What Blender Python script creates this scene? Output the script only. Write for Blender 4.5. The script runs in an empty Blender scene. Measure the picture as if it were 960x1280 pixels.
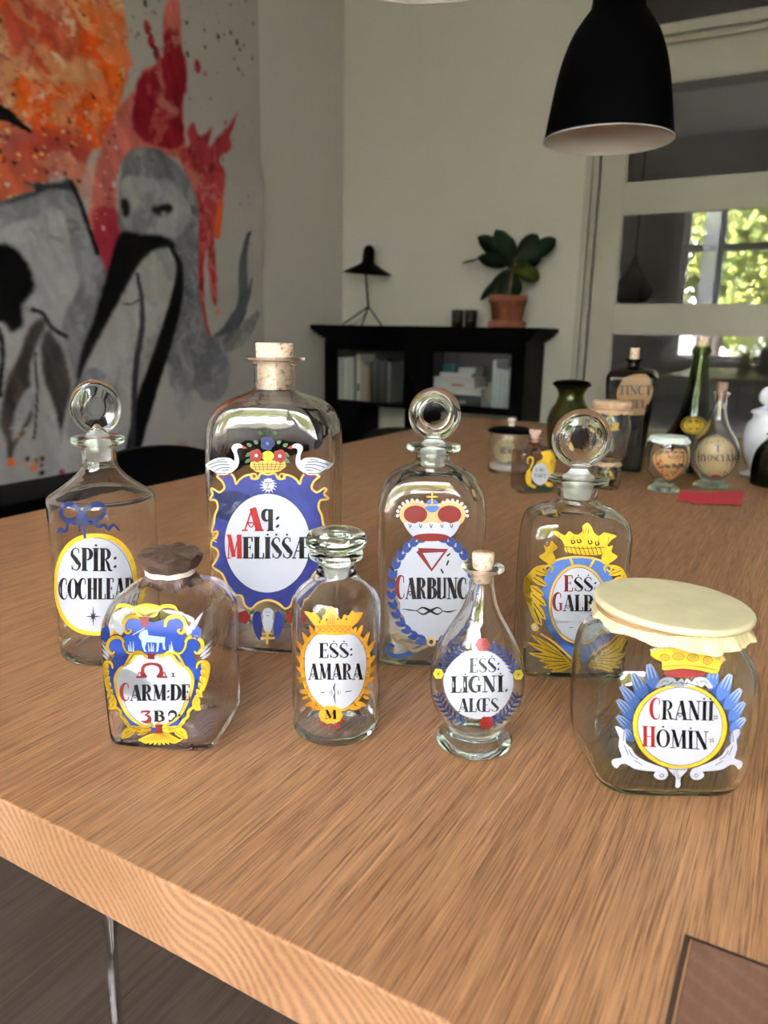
import bpy, bmesh, math, random
import numpy as np
from mathutils import Vector, Matrix
from mathutils.geometry import tessellate_polygon
S = bpy.context.scene
COL = S.collection
R = math.radians
# ------------------------------------------------------------------ camera
FPX = 933.3; PITCH, ROLL, YAW = R(13.517), R(1.0733), R(29.326); CAMZ = 1.08; TZ = 0.75
def cam_basis():
    c, s = math.cos(PITCH), math.sin(PITCH); c2, s2 = math.cos(ROLL), math.sin(ROLL)
    P = np.array([[1, 0, 0], [0, c, -s], [0, s, c]]); Q = np.array([[c2, -s2, 0], [s2, c2, 0], [0, 0, 1]]); M = Q @ P
    y = YAW
    return np.stack([M @ [math.cos(y), 0, -math.sin(y)], M @ [math.sin(y), 0, math.cos(y)], M @ [0, -1, 0]], 1)
WB = cam_basis()
camd = bpy.data.cameras.new('camera'); cam = bpy.data.objects.new('camera', camd); COL.objects.link(cam)
rt, up, bk = WB.T @ [1, 0, 0], WB.T @ [0, -1, 0], WB.T @ [0, 0, -1]
cam.matrix_world = Matrix(((rt[0], up[0], bk[0], 0), (rt[1], up[1], bk[1], 0), (rt[2], up[2], bk[2], CAMZ), (0, 0, 0, 1)))
camd.sensor_fit = 'HORIZONTAL'; camd.sensor_width = 27.0; camd.lens = FPX / 960 * 27.0
camd.clip_start = 0.02; camd.clip_end = 200
camd.dof.use_dof = True; camd.dof.focus_distance = 0.68; camd.dof.aperture_fstop = 7.5
S.camera = cam
# ------------------------------------------------------------------ world, sun, exposure
S.view_settings.view_transform = 'Standard'; S.view_settings.look = 'None'; S.view_settings.gamma = 1
S.view_settings.use_curve_mapping = False; S.view_settings.exposure = 2.15
W = bpy.data.worlds.new('sky'); S.world = W; W.use_nodes = True
nt = W.node_tree; nt.nodes.clear()
sk = nt.nodes.new('ShaderNodeTexSky'); sk.sky_type = 'NISHITA'; sk.sun_disc = False; sk.sun_elevation = R(48); sk.sun_rotation = R(20); sk.dust_density = 2.5
bgn = nt.nodes.new('ShaderNodeBackground'); bgn.inputs[1].default_value = 3.4
mixw = nt.nodes.new('ShaderNodeMixRGB'); mixw.inputs[0].default_value = .7; mixw.inputs[2].default_value = (3.3, 2.95, 3.15, 1)
wo = nt.nodes.new('ShaderNodeOutputWorld')
nt.links.new(sk.outputs[0], mixw.inputs[1]); nt.links.new(mixw.outputs[0], bgn.inputs[0]); nt.links.new(bgn.outputs[0], wo.inputs[0])
sd = bpy.data.lights.new('sun', 'SUN'); sd.energy = 45; sd.angle = R(.6); sd.color = (1, .95, .86)
sun = bpy.data.objects.new('sun', sd); COL.objects.link(sun)
sun.rotation_euler = Vector((-.35, .75, 1.0)).to_track_quat('Z', 'Y').to_euler()
# the window behind the camera: a portal guides the sky light in
YB = -1.8
def portal(x0, x1, z0, z1, y, rx):
    l = bpy.data.lights.new('window_portal', 'AREA'); l.shape = 'RECTANGLE'; l.size = x1 - x0; l.size_y = z1 - z0
    l.cycles.is_portal = True
    o = bpy.data.objects.new('window_portal', l); COL.objects.link(o)
    o.location = ((x0 + x1) / 2, y, (z0 + z1) / 2); o.rotation_euler = (rx, 0, 0); return o
portal(-1.85, 1.75, .76, 3.17, YB - .06, R(90))
S.cycles.max_bounces = 24; S.cycles.transmission_bounces = 24; S.cycles.glossy_bounces = 8; S.cycles.diffuse_bounces = 5
S.cycles.transparent_max_bounces = 16; S.cycles.caustics_reflective = False; S.cycles.caustics_refractive = True
S.cycles.blur_glossy = 0.5; S.cycles.sample_clamp_indirect = 12; S.cycles.use_denoising = True
# ------------------------------------------------------------------ materials
def new_mat(name):
    m = bpy.data.materials.new(name); m.use_nodes = True
    return m, m.node_tree, m.node_tree.nodes['Principled BSDF']
def pm(name, col, rough=.5, metal=0, spec=None, trans=0, ior=1.45, bump=None, var=0, vscale=20, coat=0):
    m, n, p = new_mat(name)
    p.inputs['Base Color'].default_value = (*col, 1); p.inputs['Roughness'].default_value = rough
    p.inputs['Metallic'].default_value = metal; p.inputs['Transmission Weight'].default_value = trans
    p.inputs['IOR'].default_value = ior; p.inputs['Coat Weight'].default_value = coat
    if spec is not None: p.inputs['Specular IOR Level'].default_value = spec
    if var or bump:
        tc = n.nodes.new('ShaderNodeTexCoord'); nz = n.nodes.new('ShaderNodeTexNoise'); nz.inputs['Scale'].default_value = vscale; nz.inputs['Detail'].default_value = 6
        n.links.new(tc.outputs['Object'], nz.inputs['Vector'])
        if var:
            mx = n.nodes.new('ShaderNodeMixRGB'); mx.inputs[1].default_value = (*[c * (1 - var) for c in col], 1); mx.inputs[2].default_value = (*[min(1, c * (1 + var)) for c in col], 1)
            cr = n.nodes.new('ShaderNodeMapRange'); cr.inputs[1].default_value = .3; cr.inputs[2].default_value = .7
            n.links.new(nz.outputs['Fac'], cr.inputs[0]); n.links.new(cr.outputs[0], mx.inputs[0]); n.links.new(mx.outputs[0], p.inputs['Base Color'])
        if bump:
            b = n.nodes.new('ShaderNodeBump'); b.inputs['Strength'].default_value = bump; b.inputs['Distance'].default_value = .002
            n.links.new(nz.outputs['Fac'], b.inputs['Height']); n.links.new(b.outputs[0], p.inputs['Normal'])
    return m
def glass(name, col, rough=0.0, bump=.0, scale=30, dist=.001, vol=None):
    m, n, p = new_mat(name)
    p.inputs['Base Color'].default_value = (*col, 1); p.inputs['Roughness'].default_value = rough
    p.inputs['Transmission Weight'].default_value = 1; p.inputs['IOR'].default_value = 1.47
    if vol:
        va = n.nodes.new('ShaderNodeVolumeAbsorption'); va.inputs[0].default_value = (*vol[0], 1); va.inputs[1].default_value = vol[1]; n.links.new(va.outputs[0], n.nodes['Material Output'].inputs['Volume'])
    if bump:
        tc = n.nodes.new('ShaderNodeTexCoord'); nz = n.nodes.new('ShaderNodeTexNoise'); nz.inputs['Scale'].default_value = scale; nz.inputs['Detail'].default_value = 2
        b = n.nodes.new('ShaderNodeBump'); b.inputs['Strength'].default_value = bump; b.inputs['Distance'].default_value = dist
        n.links.new(tc.outputs['Object'], nz.inputs['Vector']); n.links.new(nz.outputs['Fac'], b.inputs['Height']); n.links.new(b.outputs[0], p.inputs['Normal'])
    return m
def wood(name, c1, c2, c3, axis='Y', fine=650, rough=.42, end=False, pore=.5, stretch=.035, staves=0, diag=0):
    m, n, p = new_mat(name); N = n.nodes; Lk = n.links.new
    tc = N.new('ShaderNodeTexCoord'); mp = N.new('ShaderNodeMapping'); Lk(tc.outputs['Object'], mp.inputs['Vector'])
    sc = (1, stretch, 1)
    mp.inputs['Scale'].default_value = sc
    def noise(s, d, v=mp, dist=0):
        q = N.new('ShaderNodeTexNoise'); q.inputs['Scale'].default_value = s; q.inputs['Detail'].default_value = d; q.inputs['Distortion'].default_value = dist
        Lk(v.outputs[0], q.inputs['Vector']); return q
    def rng(src, a, b, c=0, d=1):
        r = N.new('ShaderNodeMapRange'); r.inputs[1].default_value = a; r.inputs[2].default_value = b; r.inputs[3].default_value = c; r.inputs[4].default_value = d
        Lk(src, r.inputs[0]); return r.outputs[0]
    def mix(f, a, b):
        x = N.new('ShaderNodeMixRGB'); 
        if isinstance(f, float): x.inputs[0].default_value = f
        else: Lk(f, x.inputs[0])
        for i, q in ((1, a), (2, b)):
            if isinstance(q, tuple): x.inputs[i].default_value = (*q, 1)
            else: Lk(q, x.inputs[i])
        return x.outputs[0]
    broad = rng(noise(14, 3, dist=.4).outputs['Fac'], .35, .65)
    mid = rng(noise(110, 3).outputs['Fac'], .35, .68)
    fn = rng(noise(fine, 3).outputs['Fac'], .46, .66)
    c = mix(broad, c1, c2); c = mix(mid, c, c2)
    if staves:
        sp = N.new('ShaderNodeSeparateXYZ'); Lk(tc.outputs['Object'], sp.inputs[0]); dv = N.new('ShaderNodeMath'); dv.operation = 'DIVIDE'; dv.inputs[1].default_value = staves; Lk(sp.outputs[0], dv.inputs[0])
        fl = N.new('ShaderNodeMath'); fl.operation = 'FLOOR'; Lk(dv.outputs[0], fl.inputs[0]); wn = N.new('ShaderNodeTexWhiteNoise'); wn.noise_dimensions = '1D'; Lk(fl.outputs[0], wn.inputs['W'])
        c = mix(rng(wn.outputs['Value'], 0, 1, 0, .22), c, (.30, .13, .07))
        lt = rng(noise(fine * .45, 2).outputs['Fac'], .52, .68, 0, .5); c = mix(lt, c, tuple(min(1, q * 1.5) for q in c2))
    if diag:
        m2 = N.new('ShaderNodeMapping'); m2.inputs['Rotation'].default_value = (0, 0, R(-62)); Lk(tc.outputs['Object'], m2.inputs['Vector']); w2 = N.new('ShaderNodeTexWave'); w2.inputs['Scale'].default_value = diag; w2.inputs['Distortion'].default_value = 3; w2.inputs['Detail Scale'].default_value = 20; Lk(m2.outputs[0], w2.inputs['Vector'])
        c = mix(rng(w2.outputs['Fac'], .72, 1, 0, .55), c, c3)
    pf = N.new('ShaderNodeMath'); pf.operation = 'MULTIPLY'; pf.inputs[1].default_value = pore; Lk(fn, pf.inputs[0])
    c = mix(pf.outputs[0], c, c3)
    Lk(c, p.inputs['Base Color']); p.inputs['Roughness'].default_value = rough
    b = N.new('ShaderNodeBump'); b.inputs['Strength'].default_value = .45; b.inputs['Distance'].default_value = .0006; b.invert = True
    Lk(fn, b.inputs['Height']); Lk(b.outputs[0], p.inputs['Normal'])
    return m
M = {}
M['wall'] = pm('wall_paint', (.60, .575, .53), .8, bump=.15, vscale=90, spec=.2)
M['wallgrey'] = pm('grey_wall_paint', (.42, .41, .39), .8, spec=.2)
M['ceil'] = pm('ceiling_paint', (.72, .71, .69), .85, spec=.2)
M['trim'] = pm('cream_gloss_paint', (.44, .415, .37), .4)
M['white'] = pm('white_paint', (.75, .76, .76), .4)
M['black'] = pm('black_lacquer', (.0015, .0015, .0017), .5, spec=.08)
M['blackpaint'] = pm('black_cabinet_paint', (.0016, .0018, .0022), .5, spec=.08)
M['pendant'] = pm('black_enamel', (.0012, .0012, .0015), .6, spec=.02)
M['pin'] = pm('shade_inside', (.78, .74, .68), .6)
M['leather'] = pm('black_leather', (.0012, .0012, .0015), .5, spec=.06, bump=.3, vscale=250)
M['chrome'] = pm('chrome', (.75, .75, .76), .06, metal=1)
M['oak'] = wood('oak_top', (.37, .180, .078), (.44, .235, .108), (.17, .066, .024), 'Y', 1050, .42, pore=.85, stretch=.02, staves=.118)
M['floor'] = wood('grey_floor', (.075, .052, .037), (.125, .092, .070), (.045, .030, .020), 'Y', 260, .5, pore=.4)
M['inset'] = wood('dark_end_grain', (.16, .075, .045), (.20, .10, .062), (.24, .13, .085), 'Y', 200, .45, pore=.25, diag=26)
M['gap'] = pm('dark_gap', (.05, .03, .02), .8)
def end_grain():
    m, n, p = new_mat('oak_end_grain'); N = n.nodes; Lk = n.links.new
    tc = N.new('ShaderNodeTexCoord'); mp = N.new('ShaderNodeMapping'); mp.inputs['Scale'].default_value = (1, 1, 1); mp.inputs['Location'].default_value = (.3, 0, -.64)
    Lk(tc.outputs['Object'], mp.inputs['Vector'])
    nz = N.new('ShaderNodeTexNoise'); nz.inputs['Scale'].default_value = 6; nz.inputs['Detail'].default_value = 1; Lk(mp.outputs[0], nz.inputs['Vector'])
    mx = N.new('ShaderNodeMixRGB'); mx.inputs[0].default_value = .18; Lk(mp.outputs[0], mx.inputs[1]); Lk(nz.outputs['Color'], mx.inputs[2])
    wv = N.new('ShaderNodeTexWave'); wv.wave_type = 'RINGS'; wv.rings_direction = 'Y'; wv.inputs['Scale'].default_value = 44; wv.inputs['Distortion'].default_value = 1.6; wv.inputs['Detail'].default_value = 2; wv.inputs['Detail Scale'].default_value = 3
    Lk(mx.outputs[0], wv.inputs['Vector'])
    n2 = N.new('ShaderNodeTexNoise'); n2.inputs['Scale'].default_value = 700; Lk(mp.outputs[0], n2.inputs['Vector'])
    n3 = N.new('ShaderNodeTexNoise'); n3.inputs['Scale'].default_value = 9; Lk(mp.outputs[0], n3.inputs['Vector'])
    r3 = N.new('ShaderNodeMapRange'); r3.inputs[1].default_value = .35; r3.inputs[2].default_value = .65; Lk(n3.outputs['Fac'], r3.inputs[0])
    c1 = N.new('ShaderNodeMixRGB'); c1.inputs[1].default_value = (.40, .21, .10, 1); c1.inputs[2].default_value = (.50, .28, .15, 1); Lk(r3.outputs[0], c1.inputs[0])
    c2 = N.new('ShaderNodeMixRGB'); c2.blend_type = 'MULTIPLY'; Lk(c1.outputs[0], c2.inputs[1]); c2.inputs[2].default_value = (.36, .25, .20, 1)
    m1 = N.new('ShaderNodeMath'); m1.operation = 'MULTIPLY'; Lk(wv.outputs['Fac'], m1.inputs[0]); Lk(n2.outputs['Fac'], m1.inputs[1]); Lk(m1.outputs[0], c2.inputs[0])
    Lk(c2.outputs[0], p.inputs['Base Color']); p.inputs['Roughness'].default_value = .45
    return m
M['endgrain'] = end_grain()
M['clear'] = glass('clear_glass', (.99, .995, .99), bump=.3, scale=26, vol=((.60, .82, .68), 9))
M['clearwarm'] = glass('clear_smoky_glass', (.98, .97, .967), bump=.55, scale=30, vol=((.62, .60, .60), 9))
M['greenish'] = glass('greenish_glass', (.975, .99, .975), bump=.5, scale=34, vol=((.60, .82, .66), 18))
M['jar'] = glass('green_tinted_jar_glass', (.975, .99, .97), bump=.3, scale=18, vol=((.55, .92, .58), 11))
M['ground'] = glass('ground_glass', (.96, .97, .97), rough=.45, bump=.5, scale=300)
M['pressed'] = glass('pressed_glass', (.98, .985, .98), bump=.45, scale=160, dist=.0006)
M['pane'] = glass('pane_glass', (.97, .98, .98))
M['olive'] = glass('olive_glass', (.30, .32, .02)); M['oliveb'] = glass('dark_olive_glass', (.19, .26, .05)); M['dkgreen'] = glass('dark_green_glass', (.05, .10, .03))
M['brownglass'] = glass('smoky_brown_glass', (.78, .66, .60)); M['almostblack'] = glass('black_brown_glass', (.018, .006, .005))
def cork_mat():
    m, n, p = new_mat('cork'); N = n.nodes; Lk = n.links.new
    tc = N.new('ShaderNodeTexCoord'); v = N.new('ShaderNodeTexNoise'); v.inputs['Scale'].default_value = 260; v.inputs['Detail'].default_value = 4; Lk(tc.outputs['Object'], v.inputs['Vector'])
    cr = N.new('ShaderNodeValToRGB'); e = cr.color_ramp.elements; e[0].position = .30; e[0].color = (.22, .11, .05, 1); e[1].position = .44; e[1].color = (.66, .48, .33, 1)
    k = cr.color_ramp.elements.new(.7); k.color = (.76, .60, .45, 1)
    Lk(v.outputs['Fac'], cr.inputs[0]); Lk(cr.outputs[0], p.inputs['Base Color']); p.inputs['Roughness'].default_value = .85
    b = N.new('ShaderNodeBump'); b.inputs['Strength'].default_value = .4; b.inputs['Distance'].default_value = .0008; Lk(v.outputs['Fac'], b.inputs['Height']); Lk(b.outputs[0], p.inputs['Normal'])
    return m
M['cork'] = cork_mat()
M['membrane'] = pm('cream_membrane', (.66, .60, .36), .45, bump=.4, vscale=60, var=.06)
M['membrane2'] = pm('cream_membrane_skirt', (.72, .62, .33), .45, var=.15, vscale=50)
M['waxpaper'] = pm('brown_waxed_paper', (.10, .062, .048), .42, var=.35, vscale=60, bump=.3)
M['string'] = pm('white_string', (.80, .74, .62), .8)
M['twine'] = pm('natural_twine', (.42, .24, .12), .8)
M['kraft'] = pm('kraft_cloth', (.52, .36, .22), .8, var=.15, vscale=80)
M['mint'] = pm('pale_mint_cloth', (.62, .72, .68), .7, var=.08, vscale=80)
M['porcelain'] = pm('white_porcelain', (.74, .77, .84), .12)
M['terracotta'] = pm('terracotta', (.30, .10, .055), .75, var=.15, vscale=30)
M['leaf'] = pm('dark_leaf', (.005, .016, .006), .45, spec=.25, var=.3, vscale=10)
M['leaf2'] = pm('variegated_leaf', (.045, .06, .008), .45, spec=.25, var=.5, vscale=25)
M['soil'] = pm('soil', (.03, .02, .015), .9)
M['stem'] = pm('plant_stem', (.10, .09, .05), .7)
M['redpaper'] = pm('red_paper', (.62, .04, .075), .6)
PAINT = dict(white=(.56, .585, .65), black=(.012, .011, .013), yellow=(.84, .55, .035), gold=(.80, .50, .10), tan=(.68, .47, .22), blue=(.025, .075, .42), navy=(.022, .038, .15), ultra=(.028, .042, .24),
    sky=(.10, .21, .56), laurel=(.035, .08, .30), brick=(.26, .025, .022), red=(.44, .022, .022), orange=(.86, .40, .03), green=(.06, .14, .06), ice=(.45, .58, .80), redflower=(.34, .025, .02), lemon=(.82, .68, .06),
    peach=(.58, .34, .13), ochre=(.55, .36, .05), buff=(.50, .40, .22), darkorange=(.33, .19, .07), ink=(.02, .025, .035), parchment=(.46, .38, .19), mossy=(.02, .05, .025))
for k, v in PAINT.items(): M['p_' + k] = pm('paint_' + k, tuple(c * .77 for c in v), .38)
M['p_yellow'] = pm('paint_yellow', tuple(c * .77 for c in PAINT['yellow']), .38, var=.12, vscale=160)
M['p_ultra'] = pm('paint_ultramarine', tuple(c * .77 for c in PAINT['ultra']), .38, var=.2, vscale=90)
# ------------------------------------------------------------------ helpers
def obj(name, me, mats=None, parent=None, smooth=False):
    if isinstance(me, bmesh.types.BMesh):
        b = me; me = bpy.data.meshes.new(name); b.to_mesh(me); b.free()
    o = bpy.data.objects.new(name, me); COL.objects.link(o)
    if mats is not None:
        for m in (mats if isinstance(mats, (list, tuple)) else [mats]): me.materials.append(m)
    if parent: o.parent = parent
    if smooth: me.shade_smooth()
    return o
def thing(name, label, cat, loc=(0, 0, 0), rz=0, group=None):
    o = bpy.data.objects.new(name, None); COL.objects.link(o); o.empty_display_size = .05
    o.location = loc; o.rotation_euler = (0, 0, rz); o['label'] = label; o['category'] = cat
    if group: o['group'] = group
    return o
def tag(o, label, cat, group=None):
    o['label'] = label; o['category'] = cat
    if group: o['group'] = group
    return o
def struct(o): o['kind'] = 'structure'; return o
def box(bm, x0, x1, y0, y1, z0, z1, bev=0, mat=0):
    r = bmesh.ops.create_cube(bm, size=1)
    bmesh.ops.scale(bm, vec=(x1 - x0, y1 - y0, z1 - z0), verts=r['verts']); bmesh.ops.translate(bm, vec=((x0 + x1) / 2, (y0 + y1) / 2, (z0 + z1) / 2), verts=r['verts'])
    fs = set(f for v in r['verts'] for f in v.link_faces)
    for f in fs: f.material_index = mat
    if bev: bmesh.ops.bevel(bm, geom=list(set(e for v in r['verts'] for e in v.link_edges)), offset=bev, segments=2, affect='EDGES', profile=.5)
    return bm
def B(*a, **k): return box(bmesh.new(), *a, **k)
def slab(name, dims, mat, parent=None, bev=0, kind=False):
    o = obj(name, B(*dims, bev=bev), mat, parent)
    if kind: struct(o)
    return o
def catmull(P, n=6, closed=False):
    P = [np.array(p, float) for p in P]; out = []; k = len(P)
    for i in range(k if closed else k - 1):
        p1, p2 = P[i], P[(i + 1) % k]
        p0 = P[i - 1] if (closed or i > 0) else 2 * p1 - p2
        p3 = P[(i + 2) % k] if (closed or i + 2 < k) else 2 * p2 - p1
        for j in range(n):
            t = j / n
            out.append(.5 * ((2 * p1) + (p2 - p0) * t + (2 * p0 - 5 * p1 + 4 * p2 - p3) * t * t + (3 * p1 - p0 - 3 * p2 + p3) * t ** 3))
    if not closed: out.append(P[-1])
    return np.array(out)
def lathe(prof, N=48, bm=None, mat=0, wob=None):
    """prof: list of (r, z); closes at r=0 ends"""
    bm = bm or bmesh.new(); rings = []
    for r, z in prof:
        if r < 1e-6: rings.append([bm.verts.new((0, 0, z))])
        else: rings.append([bm.verts.new(((r + (wob(i / N, z) if wob else 0)) * math.cos(2 * math.pi * i / N), (r + (wob(i / N, z) if wob else 0)) * math.sin(2 * math.pi * i / N), z)) for i in range(N)])
    skin(bm, rings, mat); return bm
def skin(bm, rings, mat=0):
    for a, b in zip(rings[:-1], rings[1:]):
        n = max(len(a), len(b))
        for i in range(n):
            j = (i + 1) % n
            v = [a[i % len(a)], a[j % len(a)], b[j % len(b)], b[i % len(b)]] if len(a) > 1 and len(b) > 1 else ([a[0], b[j], b[i]] if len(a) == 1 else [a[i], a[j], b[0]])
            try: f = bm.faces.new(v); f.smooth = True; f.material_index = mat
            except ValueError: pass
def tube(bm, pts, r, N=10, mat=0, smooth=6, caps=True):
    P = catmull(pts, smooth) if smooth else [np.array(p, float) for p in pts]
    rings = []; n = len(P)
    for i, p in enumerate(P):
        t = P[min(i + 1, n - 1)] - P[max(i - 1, 0)]; t = t / (np.linalg.norm(t) + 1e-12)
        a = np.cross(t, [0, 0, 1.0]); a = a if np.linalg.norm(a) > .05 else np.cross(t, [0, 1.0, 0]); a /= np.linalg.norm(a); b = np.cross(t, a)
        rr = r(i / (n - 1)) if callable(r) else r
        rings.append([bm.verts.new(p + rr * (math.cos(2 * math.pi * k / N) * a + math.sin(2 * math.pi * k / N) * b)) for k in range(N)])
    skin(bm, rings, mat)
    if caps:
        for q in (rings[0], rings[-1]):
            try: bm.faces.new(q).material_index = mat
            except ValueError: pass
    return bm
def rot_bm(bm, mtx): bmesh.ops.transform(bm, matrix=mtx, verts=bm.verts); return bm
def fixn(bm): bmesh.ops.recalc_face_normals(bm, faces=bm.faces); return bm
# ------------------------------------------------------------------ vessels
class Vessel:
    """outer profile rows: (z, half_width, half_depth, exponent); 2 = round, larger = squarer"""
    def __init__(s, rows, n=6): 
        s.P = catmull(rows, n); s.P[:, 1:3] = np.maximum(s.P[:, 1:3], 0); s.P[:, 3] = np.maximum(s.P[:, 3], 2)
    def at(s, z):
        P = s.P; i = np.searchsorted(P[:, 0], z); i = int(min(max(i, 1), len(P) - 1)); a, b = P[i - 1], P[i]
        t = (z - a[0]) / (b[0] - a[0] + 1e-9); t = min(max(t, 0), 1); return a + (b - a) * t
    def front(s, x, z, off=0):
        _, a, b, e = s.at(z); q = min(abs(x) / a, .9995); y = -b * (1 - q ** e) ** (1 / e)
        nx = (q ** (e - 1)) / a * (1 if x > 0 else -1); ny = -((abs(y) / b) ** (e - 1)) / b; L = math.hypot(nx, ny) + 1e-9
        return (x + nx / L * off, y + ny / L * off, z)
    def round(s, ang, z, off=0):
        _, a, b, e = s.at(z); r = a + off; _, a2, _, _ = s.at(z + .002); _, a1, _, _ = s.at(z - .002)
        k = (a2 - a1) / .004; return (r * math.sin(ang), -r * math.cos(ang), z - off * k * .8)
def ring(bm, z, a, b, e, N):
    out = []
    for i in range(N):
        t = 2 * math.pi * (i + .5) / N; c, s_ = math.cos(t), math.sin(t)
        out.append(bm.verts.new((a * math.copysign(abs(c) ** (2 / e), c), b * math.copysign(abs(s_) ** (2 / e), s_), z)))
    return out
def vessel_mesh(V, t=.0022, tb=.005, N=72, neck=None, push=.0015, wob=0, seed=1):
    P = V.P; bm = bmesh.new(); z = P[:, 0]; a = P[:, 1]
    dz, da = np.gradient(z), np.gradient(a); L = np.hypot(dz, da) + 1e-9
    nin = np.stack([-dz / L, da / L], 1)                       # inward normal in (a, z)
    rings = [[bm.verts.new((0, 0, z[0] + push))], ring(bm, z[0] + push, a[0] * .55, P[0, 2] * .55, P[0, 3], N), ring(bm, z[0] + .0002, a[0] * .82, P[0, 2] * .82, P[0, 3], N)]
    for r in P: rings.append(ring(bm, r[0], r[1], r[2], r[3], N))
    inn = []
    for i, r in enumerate(P):
        ti = t(r[0]) if callable(t) else t
        ai = a[i] + nin[i, 0] * ti; zi = z[i] + nin[i, 1] * ti
        if neck and z[i] > neck[0]: ai = neck[1]; zi = min(z[i], z[-1])
        if i == len(P) - 1: zi = z[i]
        if zi < z[0] + tb or ai <= .001: continue
        if inn and zi < inn[-1][0] + 1e-5: continue
        d = a[i] - ai; inn.append((zi, ai, max(r[2] - d, .002), r[3]))
    for q in reversed(inn): rings.append(ring(bm, *q, N))
    q = inn[0]
    rings.append(ring(bm, z[0] + tb, q[1] * .93, q[2] * .93, q[3], N)); rings.append(ring(bm, z[0] + tb + push * 1.2, q[1] * .5, q[2] * .5, q[3], N)); rings.append([bm.verts.new((0, 0, z[0] + tb + push * 1.6))])
    skin(bm, rings)
    if wob:
        rnd = np.random.RandomState(seed); ph = rnd.rand(6) * 6
        for v in bm.verts:
            x, y, zz = v.co; k = wob * (math.sin(38 * zz + ph[0] + 20 * x) + math.sin(55 * zz + ph[1] - 30 * y)); h = math.hypot(x, y) + 1e-6
            v.co.x += x / h * k; v.co.y += y / h * k
    return fixn(bm)
def rr(rows): return [(z, r, r, 2) for z, r in rows]
def disc_stopper(root, zc, rad, thick, ztop_neck, stem_r, plug, mat, centre=None, face_mat=None, dimple=.55, tilt=0):
    """round finger-piece stopper standing on its edge, stem, and ground plug (sub-part)"""
    bm = bmesh.new(); h = thick / 2
    prof = [(0, -h * dimple), (rad * .35, -h * dimple), (rad * .55, -h * dimple * 1.1), (rad * .68, -h * .95), (rad * .80, -h), (rad * .93, -h * .8), (rad, 0), (rad * .93, h * .8), (rad * .80, h), (rad * .68, h * .95), (rad * .55, h * dimple * 1.1), (rad * .35, h * dimple), (0, h * dimple)]
    lathe(catmull(prof, 3), 56, bm); rot_bm(bm, Matrix.Translation((0, 0, zc)) @ Matrix.Rotation(tilt, 4, 'Y') @ Matrix.Rotation(math.pi / 2, 4, 'X'))
    z0 = ztop_neck
    lathe(catmull([(0, z0 - .012), (stem_r * 1.6, z0 - .012), (stem_r * 2.1, z0 - .001), (stem_r * 1.5, z0 + .003), (stem_r, z0 + .009), (stem_r * 1.15, zc - rad + .003), (stem_r * 1.6, zc - rad * .84), (0, zc - rad * .84)], 3), 32, bm)
    o = obj('stopper', fixn(bm), mat, root, True)
    rm = o.modifiers.new('fuse', 'REMESH'); rm.mode = 'VOXEL'; rm.voxel_size = .00075; rm.use_smooth_shade = True
    sm = o.modifiers.new('smooth', 'SMOOTH'); sm.iterations = 5; sm.factor = .5
    (r1, zz1), (r0, zz0) = plug
    obj('stopper_plug', fixn(lathe([(0, zz0), (r0 * .93, zz0), (r0, zz0 + .001), (r1, zz1), (0, zz1)], 40)), M['ground'], o, False)
    return o
def cork(root, r0, r1, z0, z1, name='cork'):
    prof = [(0, z0), (r0 * .94, z0), (r0, z0 + .0008), (r1, z1 - .0012), (r1 * .95, z1), (0, z1)]
    return obj(name, fixn(lathe(prof, 32)), M['cork'], root, False)
def ang_to(x, y): return math.atan2(y, x) - math.pi / 2
# ================================================================== ROOM SHELL
XL, XR, YF, ZC = -3.14, 2.3, 4.9, 3.75
floor = struct(slab('floor', (XL - .3, XR + .3, YB - .3, 8.2, -.08, -.012), M['gap']))
fb_mesh = {}
random.seed(5)
bw = .19
for i in range(int((XR - XL) / bw) + 1):                    # floor boards along the room
    x = XL + i * bw; y = YB - random.random() * 1.2
    while y < YF:
        L = 2.2; y0, y1 = max(y, YB), min(y + L, YF + .12)
        if y1 - y0 > .05:
            key = round(y1 - y0, 2)
            o = obj('floor_board', B(0, bw - .0006, 0, y1 - y0 - .0006, -.012, 0, bev=.0004) if key not in fb_mesh else fb_mesh[key], None if key in fb_mesh else M['floor'], floor)
            fb_mesh[key] = o.data; o.location = (x, y0, 0)
        y += L
struct(slab('ceiling', (XL - .2, XR + .2, YB - .2, YF + .2, ZC, ZC + .1), M['ceil']))
struct(slab('wall_left', (XL - .15, XL, YB - .1, YF + .15, 0, ZC), M['wall']))
struct(slab('wall_right', (XR, XR + .15, YB - .1, YF + .15, 0, ZC), M['wall']))
DX0, DX1 = -1.375, .10                                       # opening of the glazed door and its transom light
bm = bmesh.new()
box(bm, XL, DX0, YF, YF + .15, 0, ZC); box(bm, DX1, XR, YF, YF + .15, 0, ZC); box(bm, DX0, DX1, YF, YF + .15, 3.32, ZC)
struct(obj('wall_back', bm, M['wall']))
WX0, WX1, WZ0, WZ1 = -1.83, 1.75, .78, 3.15
bm = bmesh.new()
box(bm, XL, WX0, YB - .3, YB, 0, ZC); box(bm, WX1, XR, YB - .3, YB, 0, ZC); box(bm, WX0, WX1, YB - .3, YB, 0, WZ0); box(bm, WX0, WX1, YB - .3, YB, WZ1, ZC)
struct(obj('wall_window_side', bm, M['wall']))
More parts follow.
